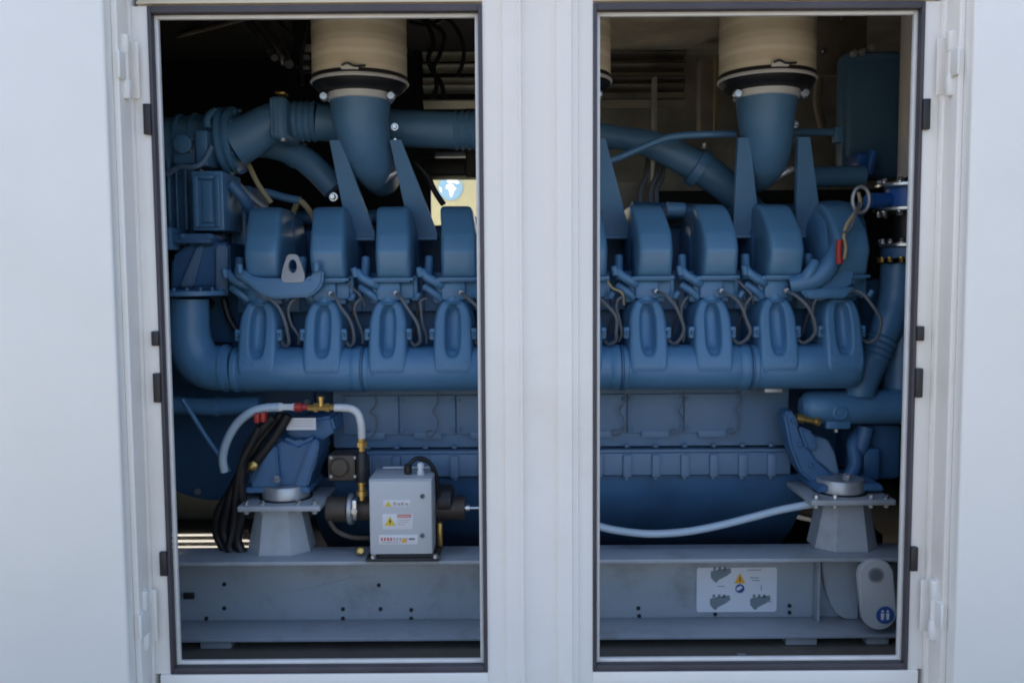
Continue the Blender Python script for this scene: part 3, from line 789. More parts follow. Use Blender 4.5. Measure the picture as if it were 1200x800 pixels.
p = MB(); p.box(X(897,.62), X(918,.62), .62, .68, Z(462,.62), Z(457,.62), 'zinc', .003); p.build('clip', eng)

# left upper: turbo housing, boxes, ducts
p = MB(); yy = .86
r_ = 34*S(yy); c = W(262, 166, yy)
p.lathe([(r_*.6,-.30),(r_*.85,-.27),(r_*.92,-.20),(r_*.93,-.03),(r_*1.0,0)], c, (1,0,.06), 'duct', 44)
p.box(X(196,yy), X(205,yy), yy-.1, yy+.1, Z(206,yy), Z(140,yy), 'engine', .01)
for h_ in (-.24,-.16,-.10,-.05): p.lathe([(r_*.93,h_),(r_*1.0,h_+.003),(r_*1.0,h_+.012),(r_*.93,h_+.015)], c, (1,0,.06), 'engine', 44)
p.build('turbo_housing', eng)
p = MB(); yv = .70
p.box(X(236,yv), X(250,yv), yv, yv+.12, Z(192,yv), Z(150,yv), 'engine', .008); p.tube([W(243,150,yv+.03), W(243,138,yv+.04), W(252,130,yv+.08)], .014, 'engine', 12)
p.lathe([(.03,0),(.034,.004),(.034,.03),(.02,.034)], W(217,170,yv+.05), (0,-1,0), 'engine', 24)
for du, dv in ((-7,-7),(7,-7),(-7,7),(7,7)): p.bolt(W(217+du*.9,170+dv*.9,yv+.04), (0,-1,0), .005, .012, 'zinc')
p.box(X(204,yv), X(230,yv), yv+.051, yv+.2, Z(188,yv), Z(152,yv), 'engine', .01)
p.build('actuator', eng)
p = MB(); p.tube([W(196,205,.72), W(210,196,.70), W(226,196,.68), W(238,190,.68), W(248,172,.70)], .010, 'engine2', 10); p.build('oil_line', eng)
p = MB(); p.tube([W(270,215,.72), W(285,232,.74), W(296,250,.80), W(310,262,.88)], .022, 'pan', 14); p.build('oil_line', eng)
p = MB(); p.box(X(270,.95), X(300,.95), .95, 1.2, Z(300,.95), Z(215,.95), 'pan', .015); p.box(X(275,.9), X(292,.9), .9, .949, Z(290,.9), Z(245,.9), 'engine', .006); p.build('support_block', eng)
p = MB(); p.lathe([(r_*.9,0),(r_*1.12,.004),(r_*1.12,.02),(r_*1.0,.024),(r_*1.0,.032),(r_*1.12,.036),(r_*1.12,.055),(r_*.9,.06)], W(262,166,yy-.02), (1,0,.08), 'engine', 44)
for a_ in range(12):
    t = a_*2*PI/12; p.bolt(Vector(W(262,166,yy-.02))+Vector((.058, r_*1.03*math.cos(t), r_*1.03*math.sin(t))), (1,0,0), .008, .012, 'pan')
p.build('turbo_flange', eng)
p = MB(); yq = .80
p.tube([W(276,168,yq), W(292,160,yq), W(312,148,yq), W(330,141,yq)], [27*S(yq),25*S(yq),23*S(yq),22*S(yq)], 'duct', 36); p.build('charge_air_elbow', eng)
p = MB(); yk = .72; p.box(X(321,yk), X(342,yk), yk, yk+.22, Z(161,yk), Z(110,yk), 'duct', .02, seg=3)
for i in range(4): p.box(X(324+i*4.4,yk), X(325.6+i*4.4,yk), yk-.004, yk+.01, Z(157,yk), Z(114,yk), 'duct', .001)
p.lathe([(.012,0),(.012,.012)], W(331.5,162,yk+.02), (0,0,-1), 'zinc', 12); p.box(X(331,yk+.1), X(342,yk+.1), yk+.08, yk+.14, Z(109.6,yk+.1), Z(106.5,yk+.1), 'brass', .002); p.build('duct_clamp', eng)
def pipe_bell(u0, u1, vc, yy, r_px, mt, name, n=5):
    p = MB(); A, B = W(u0,vc,yy), W(u1,vc,yy); m_ = n*2+1
    p.tube([A.lerp(B, i/(m_-1)) for i in range(m_)], [(r_px+(1.6 if i%2 else -.6))*S(yy) for i in range(m_)], mt, 32, smooth=False); return p.build(name, eng)
pipe_bell(343, 372, 142.5, .86, 22, 'duct', 'duct_bellows', 4)
p = MB(); p.tube([W(372,143,.86), W(440,149,.88), W(532,153,.90)], 21*S(.88), 'duct', 32); p.build('charge_air_pipe', eng)
pipe_bell(531, 575, 153, .90, 21, 'duct', 'duct_bellows', 6)
p = MB(); p.tube([W(575,153,.90), W(640,155,.95), W(700,159,1.0), W(735,163,1.02), W(765,170,1.02), W(800,186,1.02), W(835,206,1.02), W(870,236,1.02), W(890,255,1.02)], [21*S(.9),19*S(.95),15*S(1),13*S(1),16*S(1.0),18*S(1),19*S(1),17*S(1),14*S(1)], 'duct', 32); p.build('charge_air_pipe', eng)
p = MB(); A = W(818,197,1.02); d_ = (W(840,212,1.02)-W(800,186,1.02)).normalized(); p.lathe([(19*S(1),-.02),(22.5*S(1),-.018),(22.5*S(1),.018),(19*S(1),.02)], A, d_, 'engine', 36); p.bolt(A+Vector((.02,-.02,.075)), (0,0,1), .01, .02, 'zinc'); p.build('pipe_clamp', eng)
p = MB(); p.tube([W(286,172,.98), W(318,172,.98), W(345,180,.98), W(368,196,.97), W(392,222,.97)], [12*S(1),14*S(1),15*S(1),15*S(1),14*S(1)], 'duct', 26)
p.lathe([(.045,-.01),(.056,-.008),(.056,.02),(.045,.022)], W(345,180,.98), (1,0,-.6), 'engine', 28); p.build('return_pipe', eng)
p = MB()
p.tube([W(262,200,.9), W(285,222,.9), W(312,245,.92), W(345,262,.95)], .012, 'zinc', 10)
p.tube([W(290,190,.92), W(302,215,.9), W(318,238,.9)], .010, 'tan', 8)
p.tube([W(342,255,1.0), W(350,236,.95), W(362,246,.95), W(370,262,1.0)], .012, 'tan', 8)
p.tube([W(310,225,.95), W(335,232,.95), W(352,235,.95)], .016, 'duct', 10)
p.build('oil_line', eng)
p = MB(); p.bolt(W(391,231,.80), (0,-1,0), .012, .03, 'steel'); p.build('plug', eng)
# ribbed boxes at far left
p = MB(); yy = .80
p.box(X(190,yy), X(234,yy), yy, yy+.4, Z(272,yy), Z(146,yy), 'pan', .01)
for u, w in ((197,5),(207,4),(216,3),(226,4)): p.box(X(u-w/2,yy), X(u+w/2,yy), yy-.03, yy-.001, Z(268,yy), Z(150,yy), 'engine', .006)
p.build('cooler_block', eng)
p = MB(); yy = .66
p.box(X(230,yy), X(267,yy), yy, yy+.22, Z(268,yy), Z(198,yy), 'engine', .006)
for a_, b_, c_, d2 in ((233,239,264,204),(258,264,264,204),(240,257,208,203),(240,257,264,260)): p.box(X(a_,yy), X(b_,yy), yy-.014, yy-.0005, Z(c_,yy), Z(d2,yy), 'engine', .004)
p.box(X(243,yy), X(254,yy), yy-.008, yy-.0006, Z(258,yy), Z(210,yy), 'engine', .003)
p.build('governor_box', eng)
p = MB(); yy = .64
p.box(X(197,yy), X(251,yy), yy, yy+.25, Z(283,yy), Z(271,yy), 'pan', .008); p.box(X(200,yy), X(206,yy), yy-.01, yy+.1, Z(290,yy), Z(264,yy), 'engine', .004)
for u in (214, 243, 247): p.bolt(W(u,277,yy), (0,-1,0), .007, .012, 'engine')
p.build('ledge_bracket', eng)
p = MB(); yy = .68; q = lambda u, v: P2(u, v, yy)
p.prism([q(199,340),q(200,302),q(218,286),q(268,284),q(270,345),q(258,348),q(250,338)], 'y', yy, yy+.3, 'pan', .012)
p.prism([q(212,336),q(232,290),q(240,288),q(228,336)], 'y', yy-.02, yy-.0005, 'engine2', .006)
p.prism([q(256,346),q(256,288),q(269,288),q(269,346)], 'y', yy-.03, yy-.0005, 'engine2', .005)
p.build('bearing_cover', eng)
p = MB()
p.tube([W(246,352,.75), W(232,372,.76), W(230,392,.78), W(244,405,.8), W(272,408,.82)], .022, 'blacksteel', 14)
p.tube([W(238,352,.9), W(258,360,.9), W(268,385,.9), W(285,398,.9)], .04, 'pan', 14)
p.tube([W(262,350,.8), W(268,372,.8), W(280,392,.8)], .012, 'blacksteel', 8)
p.build('vent_hose', eng)
# thin blue pipe in the right doorway and lines beyond
p = MB(); yy = .82
p.tube([W(706,190,yy), W(722,186,yy), W(755,172,yy), W(785,161,yy), W(820,158,yy), W(862,157,yy)], .0135, 'engine', 14); p.build('fuel_pipe', eng)
p = MB(); p.tube([W(920,155,.9), W(980,155,.9)], .015, 'duct', 12, smooth=False); p.box(X(972,.9), X(981,.9), .88, .92, Z(170,.9), Z(152,.9), 'duct', .003)
p.tube([W(935,158,.9), W(944,172,.88), W(938,185,.88)], .009, 'engine', 10); p.build('fuel_pipe', eng)
p = MB(); p.tube([W(945,208,.95), W(1012,206,.95)], 12*S(.95), 'duct', 24, smooth=False); p.build('crossover_pipe', eng)
for j in range(3):
    q = MB(); x = xe[j]
    A = lambda u, v, yy: Vector((x+u*S(.7), yy, Z(v,.7)))
    q.tube([A(38,162,.70), A(30,172,.70), A(22,176,.72)], .010, 'steel', 10); q.build('breather_fitting', eng); q = MB(); q.tube([A(40,198,.75), A(28,204,.75), A(16,212,.78)], .012, 'zinc', 10)
    q.build('breather_fitting', eng); q = MB(); q.bolt(A(37,148,.70), (0,-1,0), .010, .016, 'steel'); q.build('plug', eng)
# vee clutter: rear pipe work, opposite bank
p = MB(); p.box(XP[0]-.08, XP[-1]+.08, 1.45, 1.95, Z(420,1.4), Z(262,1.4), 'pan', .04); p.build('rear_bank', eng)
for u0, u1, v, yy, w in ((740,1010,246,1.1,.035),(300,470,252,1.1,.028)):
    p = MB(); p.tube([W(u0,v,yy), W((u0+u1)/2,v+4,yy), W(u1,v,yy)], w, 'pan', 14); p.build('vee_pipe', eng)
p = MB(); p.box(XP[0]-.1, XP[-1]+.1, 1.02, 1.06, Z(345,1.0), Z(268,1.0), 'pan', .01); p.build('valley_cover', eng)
for u in (753, 765, 772): 
    q = MB(); q.tube([W(u,252,1.1), W(u-3,225,1.1), W(u+4,205,1.15), W(u+8,170,1.3)], .011, 'cable', 8); q.build('hanging_lead', eng)
p = MB(); p.box(X(716,1.3), X(770,1.3), 1.3, 1.5, Z(270,1.3), Z(214,1.3), 'hazebrown', .01); p.build('junction_block', eng)
p = MB(); p.tube([W(781,245,.86), W(802,246,.86)], .028, 'duct', 16, smooth=False); p.build('rocker_link', eng)

# ------------------------------------------------------------------ air filters
def filter_at(x, label, first=None):
    yc = .66; kk = S(yc)
    if first is None:
        t = thing('air_filter', label, 'air filter', (x, yc, Z(112,yc)), 'air filters standing on the intake elbows')
        R0 = 54*kk
        hz = lambda v: Z(v, yc-.1)
        p = MB(); c = (x, yc, 0)
        p.lathe([(R0*.985,hz(85)),(R0*1.0,hz(84)),(R0*1.0,hz(52)),(R0*1.008,hz(51)),(R0*1.008,hz(47)),(R0,hz(46)),(R0,hz(12)),(R0,hz(-60)),(R0*.97,hz(-62))], c, (0,0,1), 'cloth', 64); p.build('filter_element', t)
        p = MB(); p.lathe([(R0*1.0,hz(88)),(R0*1.012,hz(87.5)),(R0*1.012,hz(84)),(R0*1.0,hz(83))], c, (0,0,1), 'blacksteel', 64)
        p.lathe([(R0*.9,hz(92)),(R0*1.02,hz(92)),(R0*1.04,hz(90.5)),(R0*1.02,hz(88)),(R0*.9,hz(88))], c, (0,0,1), 'trim', 64); p.build('clamp_band', t)
        p = MB(); p.box(x-.035, x+.025, yc-R0*1.012-.012, yc-R0*1.0, hz(86), hz(80), 'trim', .003); p.tube([(x-.03,yc-R0-.016,hz(82)),(x-.01,yc-R0-.02,hz(80)),(x+.012,yc-R0-.018,hz(83)),(x+.05,yc-R0-.008,hz(82))], .004, 'blacksteel', 8); p.build('clamp_screw', t)
        p = MB(); p.lathe([(R0*1.0,hz(92.3)),(R0*.98,hz(95)),(R0*.86,hz(101)),(36.5*kk,hz(104))], c, (0,0,1), 'black', 64); p.build('rubber_boot', t)
        p = MB(); p.lathe([(36*kk,hz(112)),(37.5*kk,hz(111)),(37.5*kk,hz(103)),(36*kk,hz(102))], c, (0,0,1), 'trim', 48); p.build('hose_clamp', t)
        for s_ in (-1, 1):
            p = MB(); b0 = (x+s_*38*kk, yc-.045, hz(109)); p.lathe([(.014,0),(.018,.006),(.018,.02),(.012,.026)], b0, (0,-1,0), 'steel', 18); p.build('clamp_knob', t)
        return t
    r = first.copy(); COL.objects.link(r); r.location.x = x; tag(r, label)
    for ch in first.children:
        c_ = ch.copy(); COL.objects.link(c_); c_.parent = r
    return r
f0 = filter_at(xe[0], 'cream cloth air filter in the left doorway, above the tall intake elbow')
filter_at(xe[1], 'cream air filter mostly hidden behind the ribbed centre post', f0)
filter_at(xe[2], 'cream cloth air filter in the right doorway, above the light blue pipe', f0)

# ------------------------------------------------------------------ tank, vertical duct, valve on the right
p = MB(); yy = 1.15
p.box(X(984,yy), X(1052,yy), yy, yy+.12, Z(212,yy), Z(62,yy), 'duct', .03, seg=3)
t = thing('expansion_tank', 'tall dull blue tank behind the engine at upper right', 'tank', (X(1015,yy), yy+.25, Z(212,yy)))
p.build('tank_body', t)
p = MB()
for u, v in ((1000,64),(1010,62),(1020,56)): p.bolt(W(u,v,yy-.01), (0,-1,.3), .012, .02, 'zinc')
p.box(X(996,yy), X(1050,yy), yy-.012, yy-.0005, Z(74,yy), Z(66,yy), 'duct', .003); p.build('tank_seam', t)
p = MB(); p.box(X(1000,1.0), X(1012,1.0), 1.0, 1.14, Z(205,1.0), Z(182,1.0), 'blue_bright', .008); p.tube([W(1018,205,1.0), W(1021,186,1.0), W(1024,178,1.0)], .018, 'blue_bright', 12); p.build('tank_valve', t)
p = MB(); yy = .95; p.lathe([(.10,0),(.10,1.5)], (X(1078,yy), yy, Z(212,yy)), (0,0,1), 'white', 40)
tag(p.build('exhaust_duct'), 'pale grey vertical duct at the right edge of the right doorway', 'duct')
yy = .62
vt = thing('butterfly_valve', 'bright blue valve between two silver flanges at the right doorway edge', 'valve', (X(1050,yy), yy+.05, Z(260,yy)))
p = MB(); c = (X(1074,yy), yy+.08, Z(245,yy)); p.lathe([(.09,0),(.09,24*S(yy))], c, (0,0,1), 'blue_bright', 36); p.tube([W(1018,235,yy+.03), W(1040,235,yy+.06)], .028, 'blue_bright', 18, smooth=False); p.build('valve_body', vt)
for v in (221, 249.5):
    p = MB(); p.lathe([(.125,0),(.128,.003),(.128,.012),(.125,.015)], (c[0], c[1], Z(v,yy)), (0,0,1), 'steel', 40)
    for a_ in range(10):
        t_ = a_*2*PI/10+.2; p.bolt((c[0]+.108*math.cos(t_), c[1]+.108*math.sin(t_), Z(v,yy)+(.015 if v < 240 else 0)), (0,0,1 if v < 240 else -1), .011, .018, 'steel')
    p.build('flange', vt)
p = MB(); cz = Z(292,yy)
p.lathe([(.105,0),(.108,.003),(.108,.012),(.105,.015)], (c[0], c[1], cz), (0,0,1), 'steel', 40); p.lathe([(.10,-.04),(.10,-.002)], (c[0], c[1], cz), (0,0,1), 'pan', 36)
for a_ in range(14):
    t_ = a_*2*PI/14; p.bolt((c[0]+.10*math.cos(t_), c[1]+.10*math.sin(t_), cz+.015), (0,0,1), .009, .016, 'steel'); p.bolt((c[0]+.10*math.cos(t_), c[1]+.10*math.sin(t_), cz-.036), (0,0,-1), .009, .02, 'brass')
p.build('lower_flange', vt)
p = MB(); p.lathe([(.058,0),(.058,.12)], (c[0], c[1], Z(290,yy)), (0,0,1), 'black', 24); p.build('valve_neck', vt)
# round conduit ring and lead with red sleeve
sl = thing('sensor_lead', 'tan twisted lead with a red sleeve hanging from a pale ring', 'cable', W(985, 310, .56))
p = MB(); c = W(1009, 234, .60)
pts = [c+Vector((.030*math.cos(t), 0, .046*math.sin(t))) for t in [i*2*PI/20 for i in range(21)]]
p.tube(pts, .007, 'zinc', 10, 1, smooth=False); p.build('ring', sl)
p = MB(); p.tube([W(1006,226,.58), W(1008,240,.56), W(1000,252,.54), W(992,264,.53), W(989,278,.52), W(991,290,.52), W(989,304,.52)], .0065, 'tan', 10); p.tube([W(1010,232,.58), W(1003,250,.53), W(996,268,.52), W(985,274,.52)], .005, 'cable', 8); p.build('wire', sl)
p = MB(); p.tube([W(984,281,.51), W(983,297,.51), W(984,309,.51)], .0115, 'red', 12); p.build('red_sleeve', sl)

# ------------------------------------------------------------------ control cabinet and heater
yy = .40
cb = thing('control_cabinet', 'small light grey control cabinet with warning stickers standing on the rail flange', 'control box', (X(470,yy,600), yy+.08, zf+.002))
x0, x1 = X(433,yy,600), X(507,yy,600); z0, z1 = Z(648,yy), Z(560,yy)
p = MB(); p.box(x0, x1, yy, yy+.17, z0, z1, 'box', .004); p.build('cabinet_body', cb)
p = MB(); p.box(x0+.002, x1-.002, yy-.011, yy-.0005, z0+.003, z1-.004, 'box', .003); dd = p.build('cabinet_door', cb)
for v in (581, 627):
    q = MB(); c = W(495, v, yy-.012); q.lathe([(.008,0),(.008,.004),(.006,.006)], (c.x, yy-.011, c.z), (0,-1,0), 'cable', 18); q.box(c.x-.006, c.x+.001, yy-.019, yy-.0175, c.z-.0015, c.z+.0015, 'blacksteel'); q.build('latch', dd)
ysk = yy-.0125
def lab(u0, v0, u1, v1, mt='sticker'):
    q = MB(); a_, b_ = W(u0,v0,ysk), W(u1,v1,ysk); q.box(a_.x, b_.x, ysk, ysk+.001, b_.z, a_.z, mt, .0003); return q
def quad(q, u0, v0, u1, v1, mt, d=.0012):
    a_, b_ = W(u0,v0,ysk), W(u1,v1,ysk); q.box(a_.x, b_.x, ysk-d, ysk-.0003, b_.z, a_.z, mt)
q = lab(449,585.5,481,594)
s1 = q.build('upper_sticker', dd); q = MB()
a_ = [P2(451,593,ysk), P2(455,586.5,ysk), P2(459,593,ysk)]; q.prism(a_, 'y', ysk-.001, ysk-.0003, 'yellow')
for i, u in enumerate((461,466,470,475)): quad(q, u, 588+(i%2), u+3, 591.5, 'printpale')
q.build('sticker_print', s1)
q = lab(448,602,484,620); s2 = q.build('warning_sticker', dd); q = MB()
q.prism([P2(450.5,615.5,ysk), P2(457,604.5,ysk), P2(463.5,615.5,ysk)], 'y', ysk-.001, ysk-.0003, 'yellow')
q.prism([P2(457.6,606.5,ysk), P2(455.6,611,ysk), P2(457,611,ysk), P2(456.3,614.5,ysk), P2(459,609.8,ysk), P2(457.4,609.8,ysk)], 'y', ysk-.0018, ysk-.0011, 'blacksteel')
quad(q, 465.5, 602.5, 482, 606, 'redprint')
for i in range(8): quad(q, 466.5+i*1.9, 603.6, 467.8+i*1.9, 605, 'sticker', .0018)
for i in range(3): quad(q, 466, 608.5+i*2.6, 481-i*3, 609.1+i*2.6, 'printpale')
q.build('sticker_print', s2)
q = lab(444,626.5,490,637.5); s3 = q.build('lower_sticker', dd); q = MB()
for i in range(9): quad(q, 446.5+i*3.6, 629.5, 448.6+i*3.6, 633.2, 'redprint' if i < 4 else 'printpale')
q.prism([P2(470,635,ysk), P2(473.5,629,ysk), P2(477,635,ysk)], 'y', ysk-.0016, ysk-.001, 'orange')
quad(q, 479, 630, 486, 632, 'cable', .0016); quad(q, 447, 634.8, 468, 635.4, 'printpale')
q.build('sticker_print', s3)
p = MB(); p.box(x0+.025, x1-.005, yy+.15, yy+.165, z1+.002, Z(546,yy+.15), 'box', .003); p.build('back_plate', cb)
p = MB(); c = W(493,557,yy+.06); p.lathe([(.013,0),(.013,.012),(.010,.014),(.010,.022),(.012,.024),(.012,.038),(.007,.043)], (c.x, yy+.06, z1+.001), (0,0,1), 'hosewhite', 20)
p.lathe([(.010,0),(.014,.004),(.014,.03),(.008,.036)], (X(476,yy,600), yy+.07, z1+.001), (0,0,1), 'black', 16); p.build('cable_gland', cb)
p = MB(); p.tube([(X(476,yy,600), yy+.07, z1+.03), W(478,546,yy+.07), W(488,537,yy+.08), W(501,540,yy+.09), W(511,556,yy+.10), W(514,590,yy+.12), W(513,625,yy+.12), W(512,650,yy+.1)], .0075, 'black', 12)
p.tube([W(492,549,yy+.07), W(494,540,yy+.08), W(504,543,yy+.1), W(509,560,yy+.12), W(512,580,yy+.13)], .006, 'black', 10); p.build('loop_cable', cb)
p = MB(); p.box(X(429,yy,600), X(514,yy,600), yy-.03, yy+.15, Z(656,yy-.02), Z(652.5,yy-.02), 'blacksteel', .003); p.box(X(434,yy,600), X(508,yy,600), yy-.008, yy+.15, Z(652.2,yy), Z(648.4,yy), 'blacksteel', .002)
for u in (434, 508): p.bolt((X(u,yy), yy-.018, Z(652.5,yy-.02)), (0,0,1), .009, .012, 'steel')
p.build('mounting_bracket', cb)
# heater
ht = thing('coolant_heater', 'brown grey coolant heater pump with switch box, left of the grey cabinet', 'heater pump', (X(410,.5), .55, zf+.001))
yh = .50
p = MB(); p.box(X(385,yh,590), X(417,yh,590), yh, yh+.10, Z(562,yh), Z(532,yh), 'brown', .006); c = W(398,547,yh); p.lathe([(.034,0),(.034,.010),(.028,.016),(.006,.018)], (c.x, yh, c.z), (0,-1,0), 'brown', 28)
for du, dv in ((-12,-11),(16,-11),(-12,11),(16,11)): q_ = W(400+du, 547+dv, yh); p.bolt((q_.x, yh, q_.z), (0,-1,0), .004, .006, 'zinc')
p.build('switch_box', ht)
p = MB(); c = W(382,597,yh+.04); p.lathe([(.035,0),(.046,.004),(.046,.075),(.040,.08),(.040,.11)], (c.x, yh+.05, c.z), (1,0,0), 'brown', 32)
p.lathe([(.052,.08),(.056,.083),(.056,.096),(.052,.1)], (c.x, yh+.05, c.z), (1,0,0), 'zinc', 32)
p.lathe([(.042,.11),(.042,.50)], (c.x, yh+.05, c.z), (1,0,0), 'brown', 32); p.build('pump_body', ht)
p = MB(); c = W(418,585,yh+.02); p.box(c.x-.012, c.x+.006, yh-.02, yh+.03, Z(607,yh), Z(583,yh), 'steel', .006); p.bolt((c.x-.003,yh-.02,Z(596,yh)), (0,-1,0), .008,.012,'steel'); p.build('pump_clamp', ht)
p = MB(); p.tube([W(386,610,yh), W(395,622,yh), W(412,629,yh), W(432,630,yh+.02)], .009, 'brown', 10); p.build('drain_pipe', ht)
for v, hh in ((520, 12), (577, 11)):
    q = MB(); c = W(424, v, yh-.01); q.lathe([(.011,-.026),(.011,-.012),(.019,-.010),(.019,.008),(.013,.010),(.013,.028),(.016,.030),(.016,.038)], (c.x, yh-.01, c.z), (0,0,1), 'brass', 6 if v < 550 else 14)
    q.build('brass_fitting', ht)
p = MB(); c = W(424,548,yh); p.lathe([(.016,-.07),(.020,-.06),(.020,.05),(.014,.06)], (c.x, yh, c.z), (0,0,1), 'blacksteel', 20); p.box(X(418,yh,590), X(432,yh,590), yh, yh+.05, Z(560,yh), Z(535,yh), 'blacksteel', .005); p.build('thermostat', ht)
p = MB(); c = W(421,645,.47); p.lathe([(.006,0),(.014,.006),(.014,.03),(.009,.034)], (c.x, .47, c.z), (.4,-1,.3), 'brass', 16); p.build('drain_cock', ht)
p = MB(); c = W(512,590,yh+.03); p.lathe([(.05,0),(.064,.004),(.064,.05),(.05,.06),(.03,.062)], (c.x, yh+.07, c.z), (1,0,0), 'blacksteel', 32); p.build('heater_end', ht)
p = MB(); c = W(526,595,yh+.03); 
p.lathe([(.013,0),(.013,.02),(.008,.022),(.008,.03),(.012,.031),(.012,.05),(.008,.052),(.008,.06),(.013,.061),(.013,.075),(.006,.077),(.006,.30)], (c.x, yh+.03, c.z), (1,0,0), 'steel', 14); p.build('steel_coupling', ht)
p = MB(); p.box(X(512,yh,590), X(518,yh,590), yh, yh+.03, Z(640,yh), Z(612,yh), 'brass', .006); p.build('terminal', ht)

# hose with valve assembly
hs = thing('coolant_hose', 'white hose arching over the left mount with brass fittings', 'hose', W(265, 550, .48))
p = MB(); yh2 = .46
p.tube([W(263,552,.50), W(261,536,.49), W(266,516,.48), W(278,496,.47), W(294,483,yh2), W(310,478,yh2), W(328,477,yh2)], 5.2*S(yh2), 'hose', 16); p.build('hose_tube', hs)
p = MB(); p.tube([W(392,477.5,yh2), W(410,478.5,yh2), W(419,484,yh2), W(423,496,yh2), W(424,512,yh2+.02)], 4.6*S(yh2), 'hosewhite', 16); p.build('hose_tube', hs)
p = MB(); c = W(326,477,yh2); c = Vector(c)
p.lathe([(.010,0),(.016,.001),(.016,.014),(.012,.015),(.012,.05),(.014,.051),(.014,.06)], c, (1,0,0), 'hosewhite', 6); p.build('union_nut', hs)
p = MB(); c = W(345,477,yh2); p.lathe([(.013,0),(.016,.002),(.016,.025),(.010,.028),(.010,.05)], c, (1,0,0), 'red', 14); p.build('check_valve', hs)
p = MB(); c = W(361,477.5,yh2); p.lathe([(.011,0),(.011,.02),(.017,.021),(.017,.035),(.012,.036),(.012,.06),(.016,.061),(.016,.075),(.011,.076),(.011,.1)], c, (1,0,0), 'brass', 6)
c = W(376,476,yh2); p.lathe([(.010,0),(.010,.022),(.013,.023),(.013,.034)], c, (0,0,1), 'brass', 12); p.build('tee_fitting', hs)
q = MB(); c = W(303, 489, yh2-.02); q.box(c.x-.014, c.x+.004, yh2-.03, yh2+.01, c.z-.018, c.z+.014, 'red', .004); q.box(c.x+.008, c.x+.024, yh2-.03, yh2+.01, c.z-.016, c.z+.018, 'red', .004)
q.build('red_connector', hs)
p = MB(); p.tube([W(701,616,.50), W(722,621,.50), W(760,625,.50), W(800,623,.50), W(840,616,.50), W(880,606,.50), W(915,597,.50), W(952,590,.50)], 4.6*S(.5), 'hose', 16)
tag(p.build('drain_hose'), 'pale blue hose sagging in front of the oil pan in the right doorway', 'hose')
p = MB(); p.box(X(333,.52), X(368,.52), .52, .523, Z(502,.52), Z(488,.52), 'sticker'); 
for v in (491, 494, 497): p.box(X(337,.52), X(364,.52), .5188, .5196, Z(v+.6,.52), Z(v,.52), 'printpale')
nl = p.build('rating_plate', eng)

# black cables behind the hose
cabs = [
 ([(338,486,.50),(322,512,.50),(300,540,.50),(278,562,.50),(268,590,.50),(262,620,.52),(270,645,.52)], .017, 'thick black cable bundle falling outermost beside the left mount pedestal'),
 ([(330,484,.52),(305,515,.52),(286,545,.52),(270,575,.52),(256,600,.52),(254,625,.54),(264,646,.54)], .015, 'black cable curving furthest left below the hose'),
 ([(320,488,.48),(300,510,.48),(288,530,.48),(282,560,.48),(284,595,.50),(278,630,.52),(284,648,.52)], .017, 'black cable hanging nearest to the left pedestal'),
 ([(304,500,.47),(294,520,.47),(282,545,.47),(276,580,.48),(274,612,.50),(268,640,.50)], .013, 'thin black cable dropping straight from the red connectors'),
]
for pts, r, lb_ in cabs:
    p = MB(); p.tube([W(*q) for q in pts], r, 'black', 12); tag(p.build('power_cable'), lb_, 'cable', 'black cables beside the left mount')
q = MB(); q.lathe([(.016,0),(.016,.012),(.006,.02)], W(297,545,.46), (0,-1,0), 'brass', 14); tag(q.build('cable_lug'), 'small round brass stud among the black cables', 'stud')

# ceiling cables in the left doorway
hc = [
 ([(488,10,1.5),(500,24,1.5),(520,40,1.5),(516,62,1.5),(508,82,1.5),(518,100,1.5),(521,118,1.5)], .010, 'black cable looping down beside the left filter, longest'),
 ([(500,8,1.4),(530,28,1.4),(543,52,1.4),(542,74,1.4),(536,90,1.4)], .009, 'black cable crossing the bright slats near the centre post'),
 ([(470,14,1.5),(495,22,1.5),(508,48,1.5),(502,70,1.5),(512,96,1.5),(507,116,1.5)], .011, 'black cable directly right of the left filter'),
 ([(540,6,1.6),(520,22,1.6),(500,30,1.6),(480,26,1.6)], .010, 'black cable draped under the roof in the left doorway'),
 ([(366,12,1.3),(358,40,1.3),(352,70,1.3),(354,100,1.3)], .012, 'dark cable dropping left of the left filter'),
 ([(486,60,1.6),(489,100,1.6),(489,140,1.6)], .006, 'thin straight wire hanging behind the left filter boot'),
 ([(486,190,1.1),(500,205,1.1),(510,225,1.1),(520,240,1.1)], .012, 'black lead crossing the yellow board'),
]
for pts, r, lb_ in hc:
    p = MB(); p.tube([W(*q) for q in pts], r, 'black', 10); tag(p.build('hanging_cable'), lb_, 'cable', 'black cables under the roof')
p = MB(); p.box(X(497,1.3), X(560,1.3), 1.3, 1.5, Z(205,1.3), Z(185,1.3), 'black', .01); p.box(X(548,1.3), X(562,1.3), 1.28, 1.299, Z(208,1.3), Z(128,1.3), 'black', .004)
p.build('ignition_tray', eng)
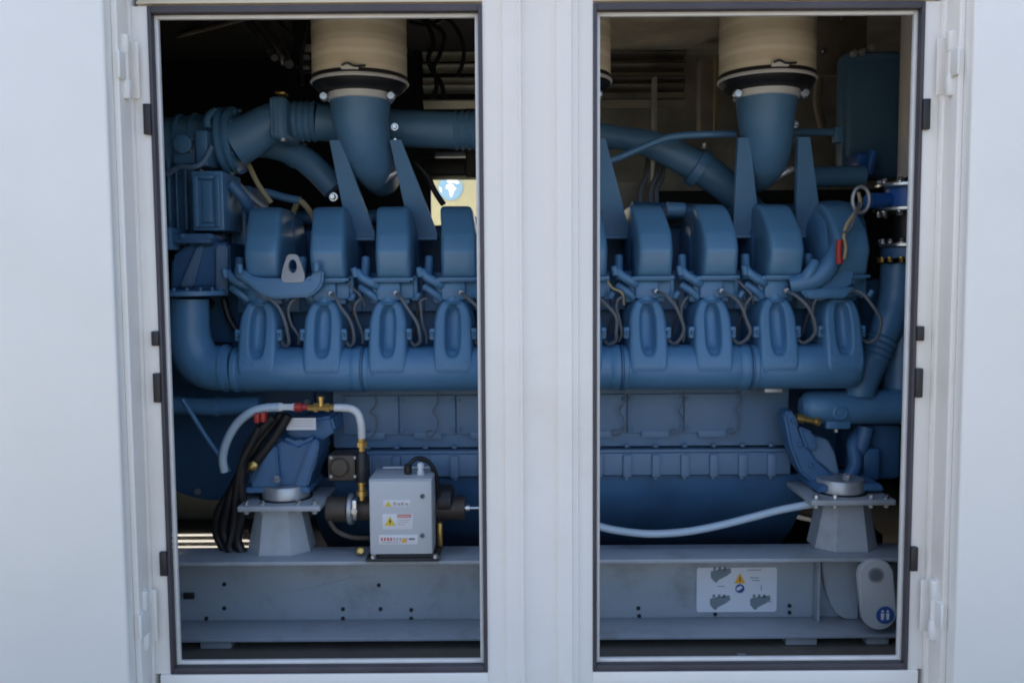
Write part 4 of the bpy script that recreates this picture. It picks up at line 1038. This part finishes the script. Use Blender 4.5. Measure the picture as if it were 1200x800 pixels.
# small pieces of hardware in the dark, left of the filter
p = MB()
for u, v, w, h in ((364,50,8,9),(360,62,10,6),(355,75,14,4),(336,62,4,12)):
    p.box(X(u,1.5), X(u+w,1.5), 1.5, 1.53, Z(v+h,1.5), Z(v,1.5), 'zinc', .006)
p.box(X(350,1.5), X(376,1.5), 1.531, 1.56, Z(82,1.5), Z(-20,1.5), 'blacksteel', .004)
tag(p.build('pipe_bracket'), 'small pale metal brackets on a dark hanger left of the left filter', 'bracket')
p = MB()
for u, v in ((986,22),(965,60),(1003,78)): p.bolt(W(u,v,1.9), (0,-1,0), .012, .015, 'steel')
p.box(X(950,1.9), X(1010,1.9), 1.92, 1.95, Z(90,1.9), Z(-10,1.9), 'hazebrown', .004); p.tube([W(960,90,1.85), W(958,120,1.85), W(964,150,1.85)], .02, 'hazebrown', 10)
tag(p.build('wall_bracket'), 'brown backing plate with shiny bolts right of the right filter', 'bracket')

# ------------------------------------------------------------------ light
sun_dir = Vector((-.62, .80, 1.0)).normalized()
elev = math.asin(sun_dir.z); az = math.atan2(sun_dir.x, sun_dir.y)
w = bpy.data.worlds.new('World'); sc.world = w; w.use_nodes = True
n = w.node_tree.nodes; bg = n['Background']
sky = n.new('ShaderNodeTexSky'); sky.sky_type = 'NISHITA'; sky.sun_disc = False
sky.sun_elevation = elev; sky.sun_rotation = az; sky.air_density = .85; sky.dust_density = 5.0; sky.ozone_density = .35
w.node_tree.links.new(sky.outputs['Color'], bg.inputs['Color']); bg.inputs['Strength'].default_value = .13
sd = bpy.data.lights.new('sun', 'SUN'); so = bpy.data.objects.new('sun', sd); COL.objects.link(so)
sd.energy = 3.5; sd.angle = math.radians(.5); sd.color = (1, .95, .87)
so.rotation_euler = sun_dir.to_track_quat('Z', 'Y').to_euler(); so.location = (0, 0, 8)

vs = sc.view_settings; vs.view_transform = 'Standard'; vs.look = 'None'; vs.exposure = 2.02; vs.gamma = 1; vs.use_curve_mapping = False
sc.render.engine = 'CYCLES'
sc.cycles.use_denoising = True
sc.cycles.max_bounces = 8; sc.cycles.diffuse_bounces = 5; sc.cycles.glossy_bounces = 4
sc.cycles.filter_width = 1.9
sc.cycles.caustics_reflective = False; sc.cycles.caustics_refractive = False
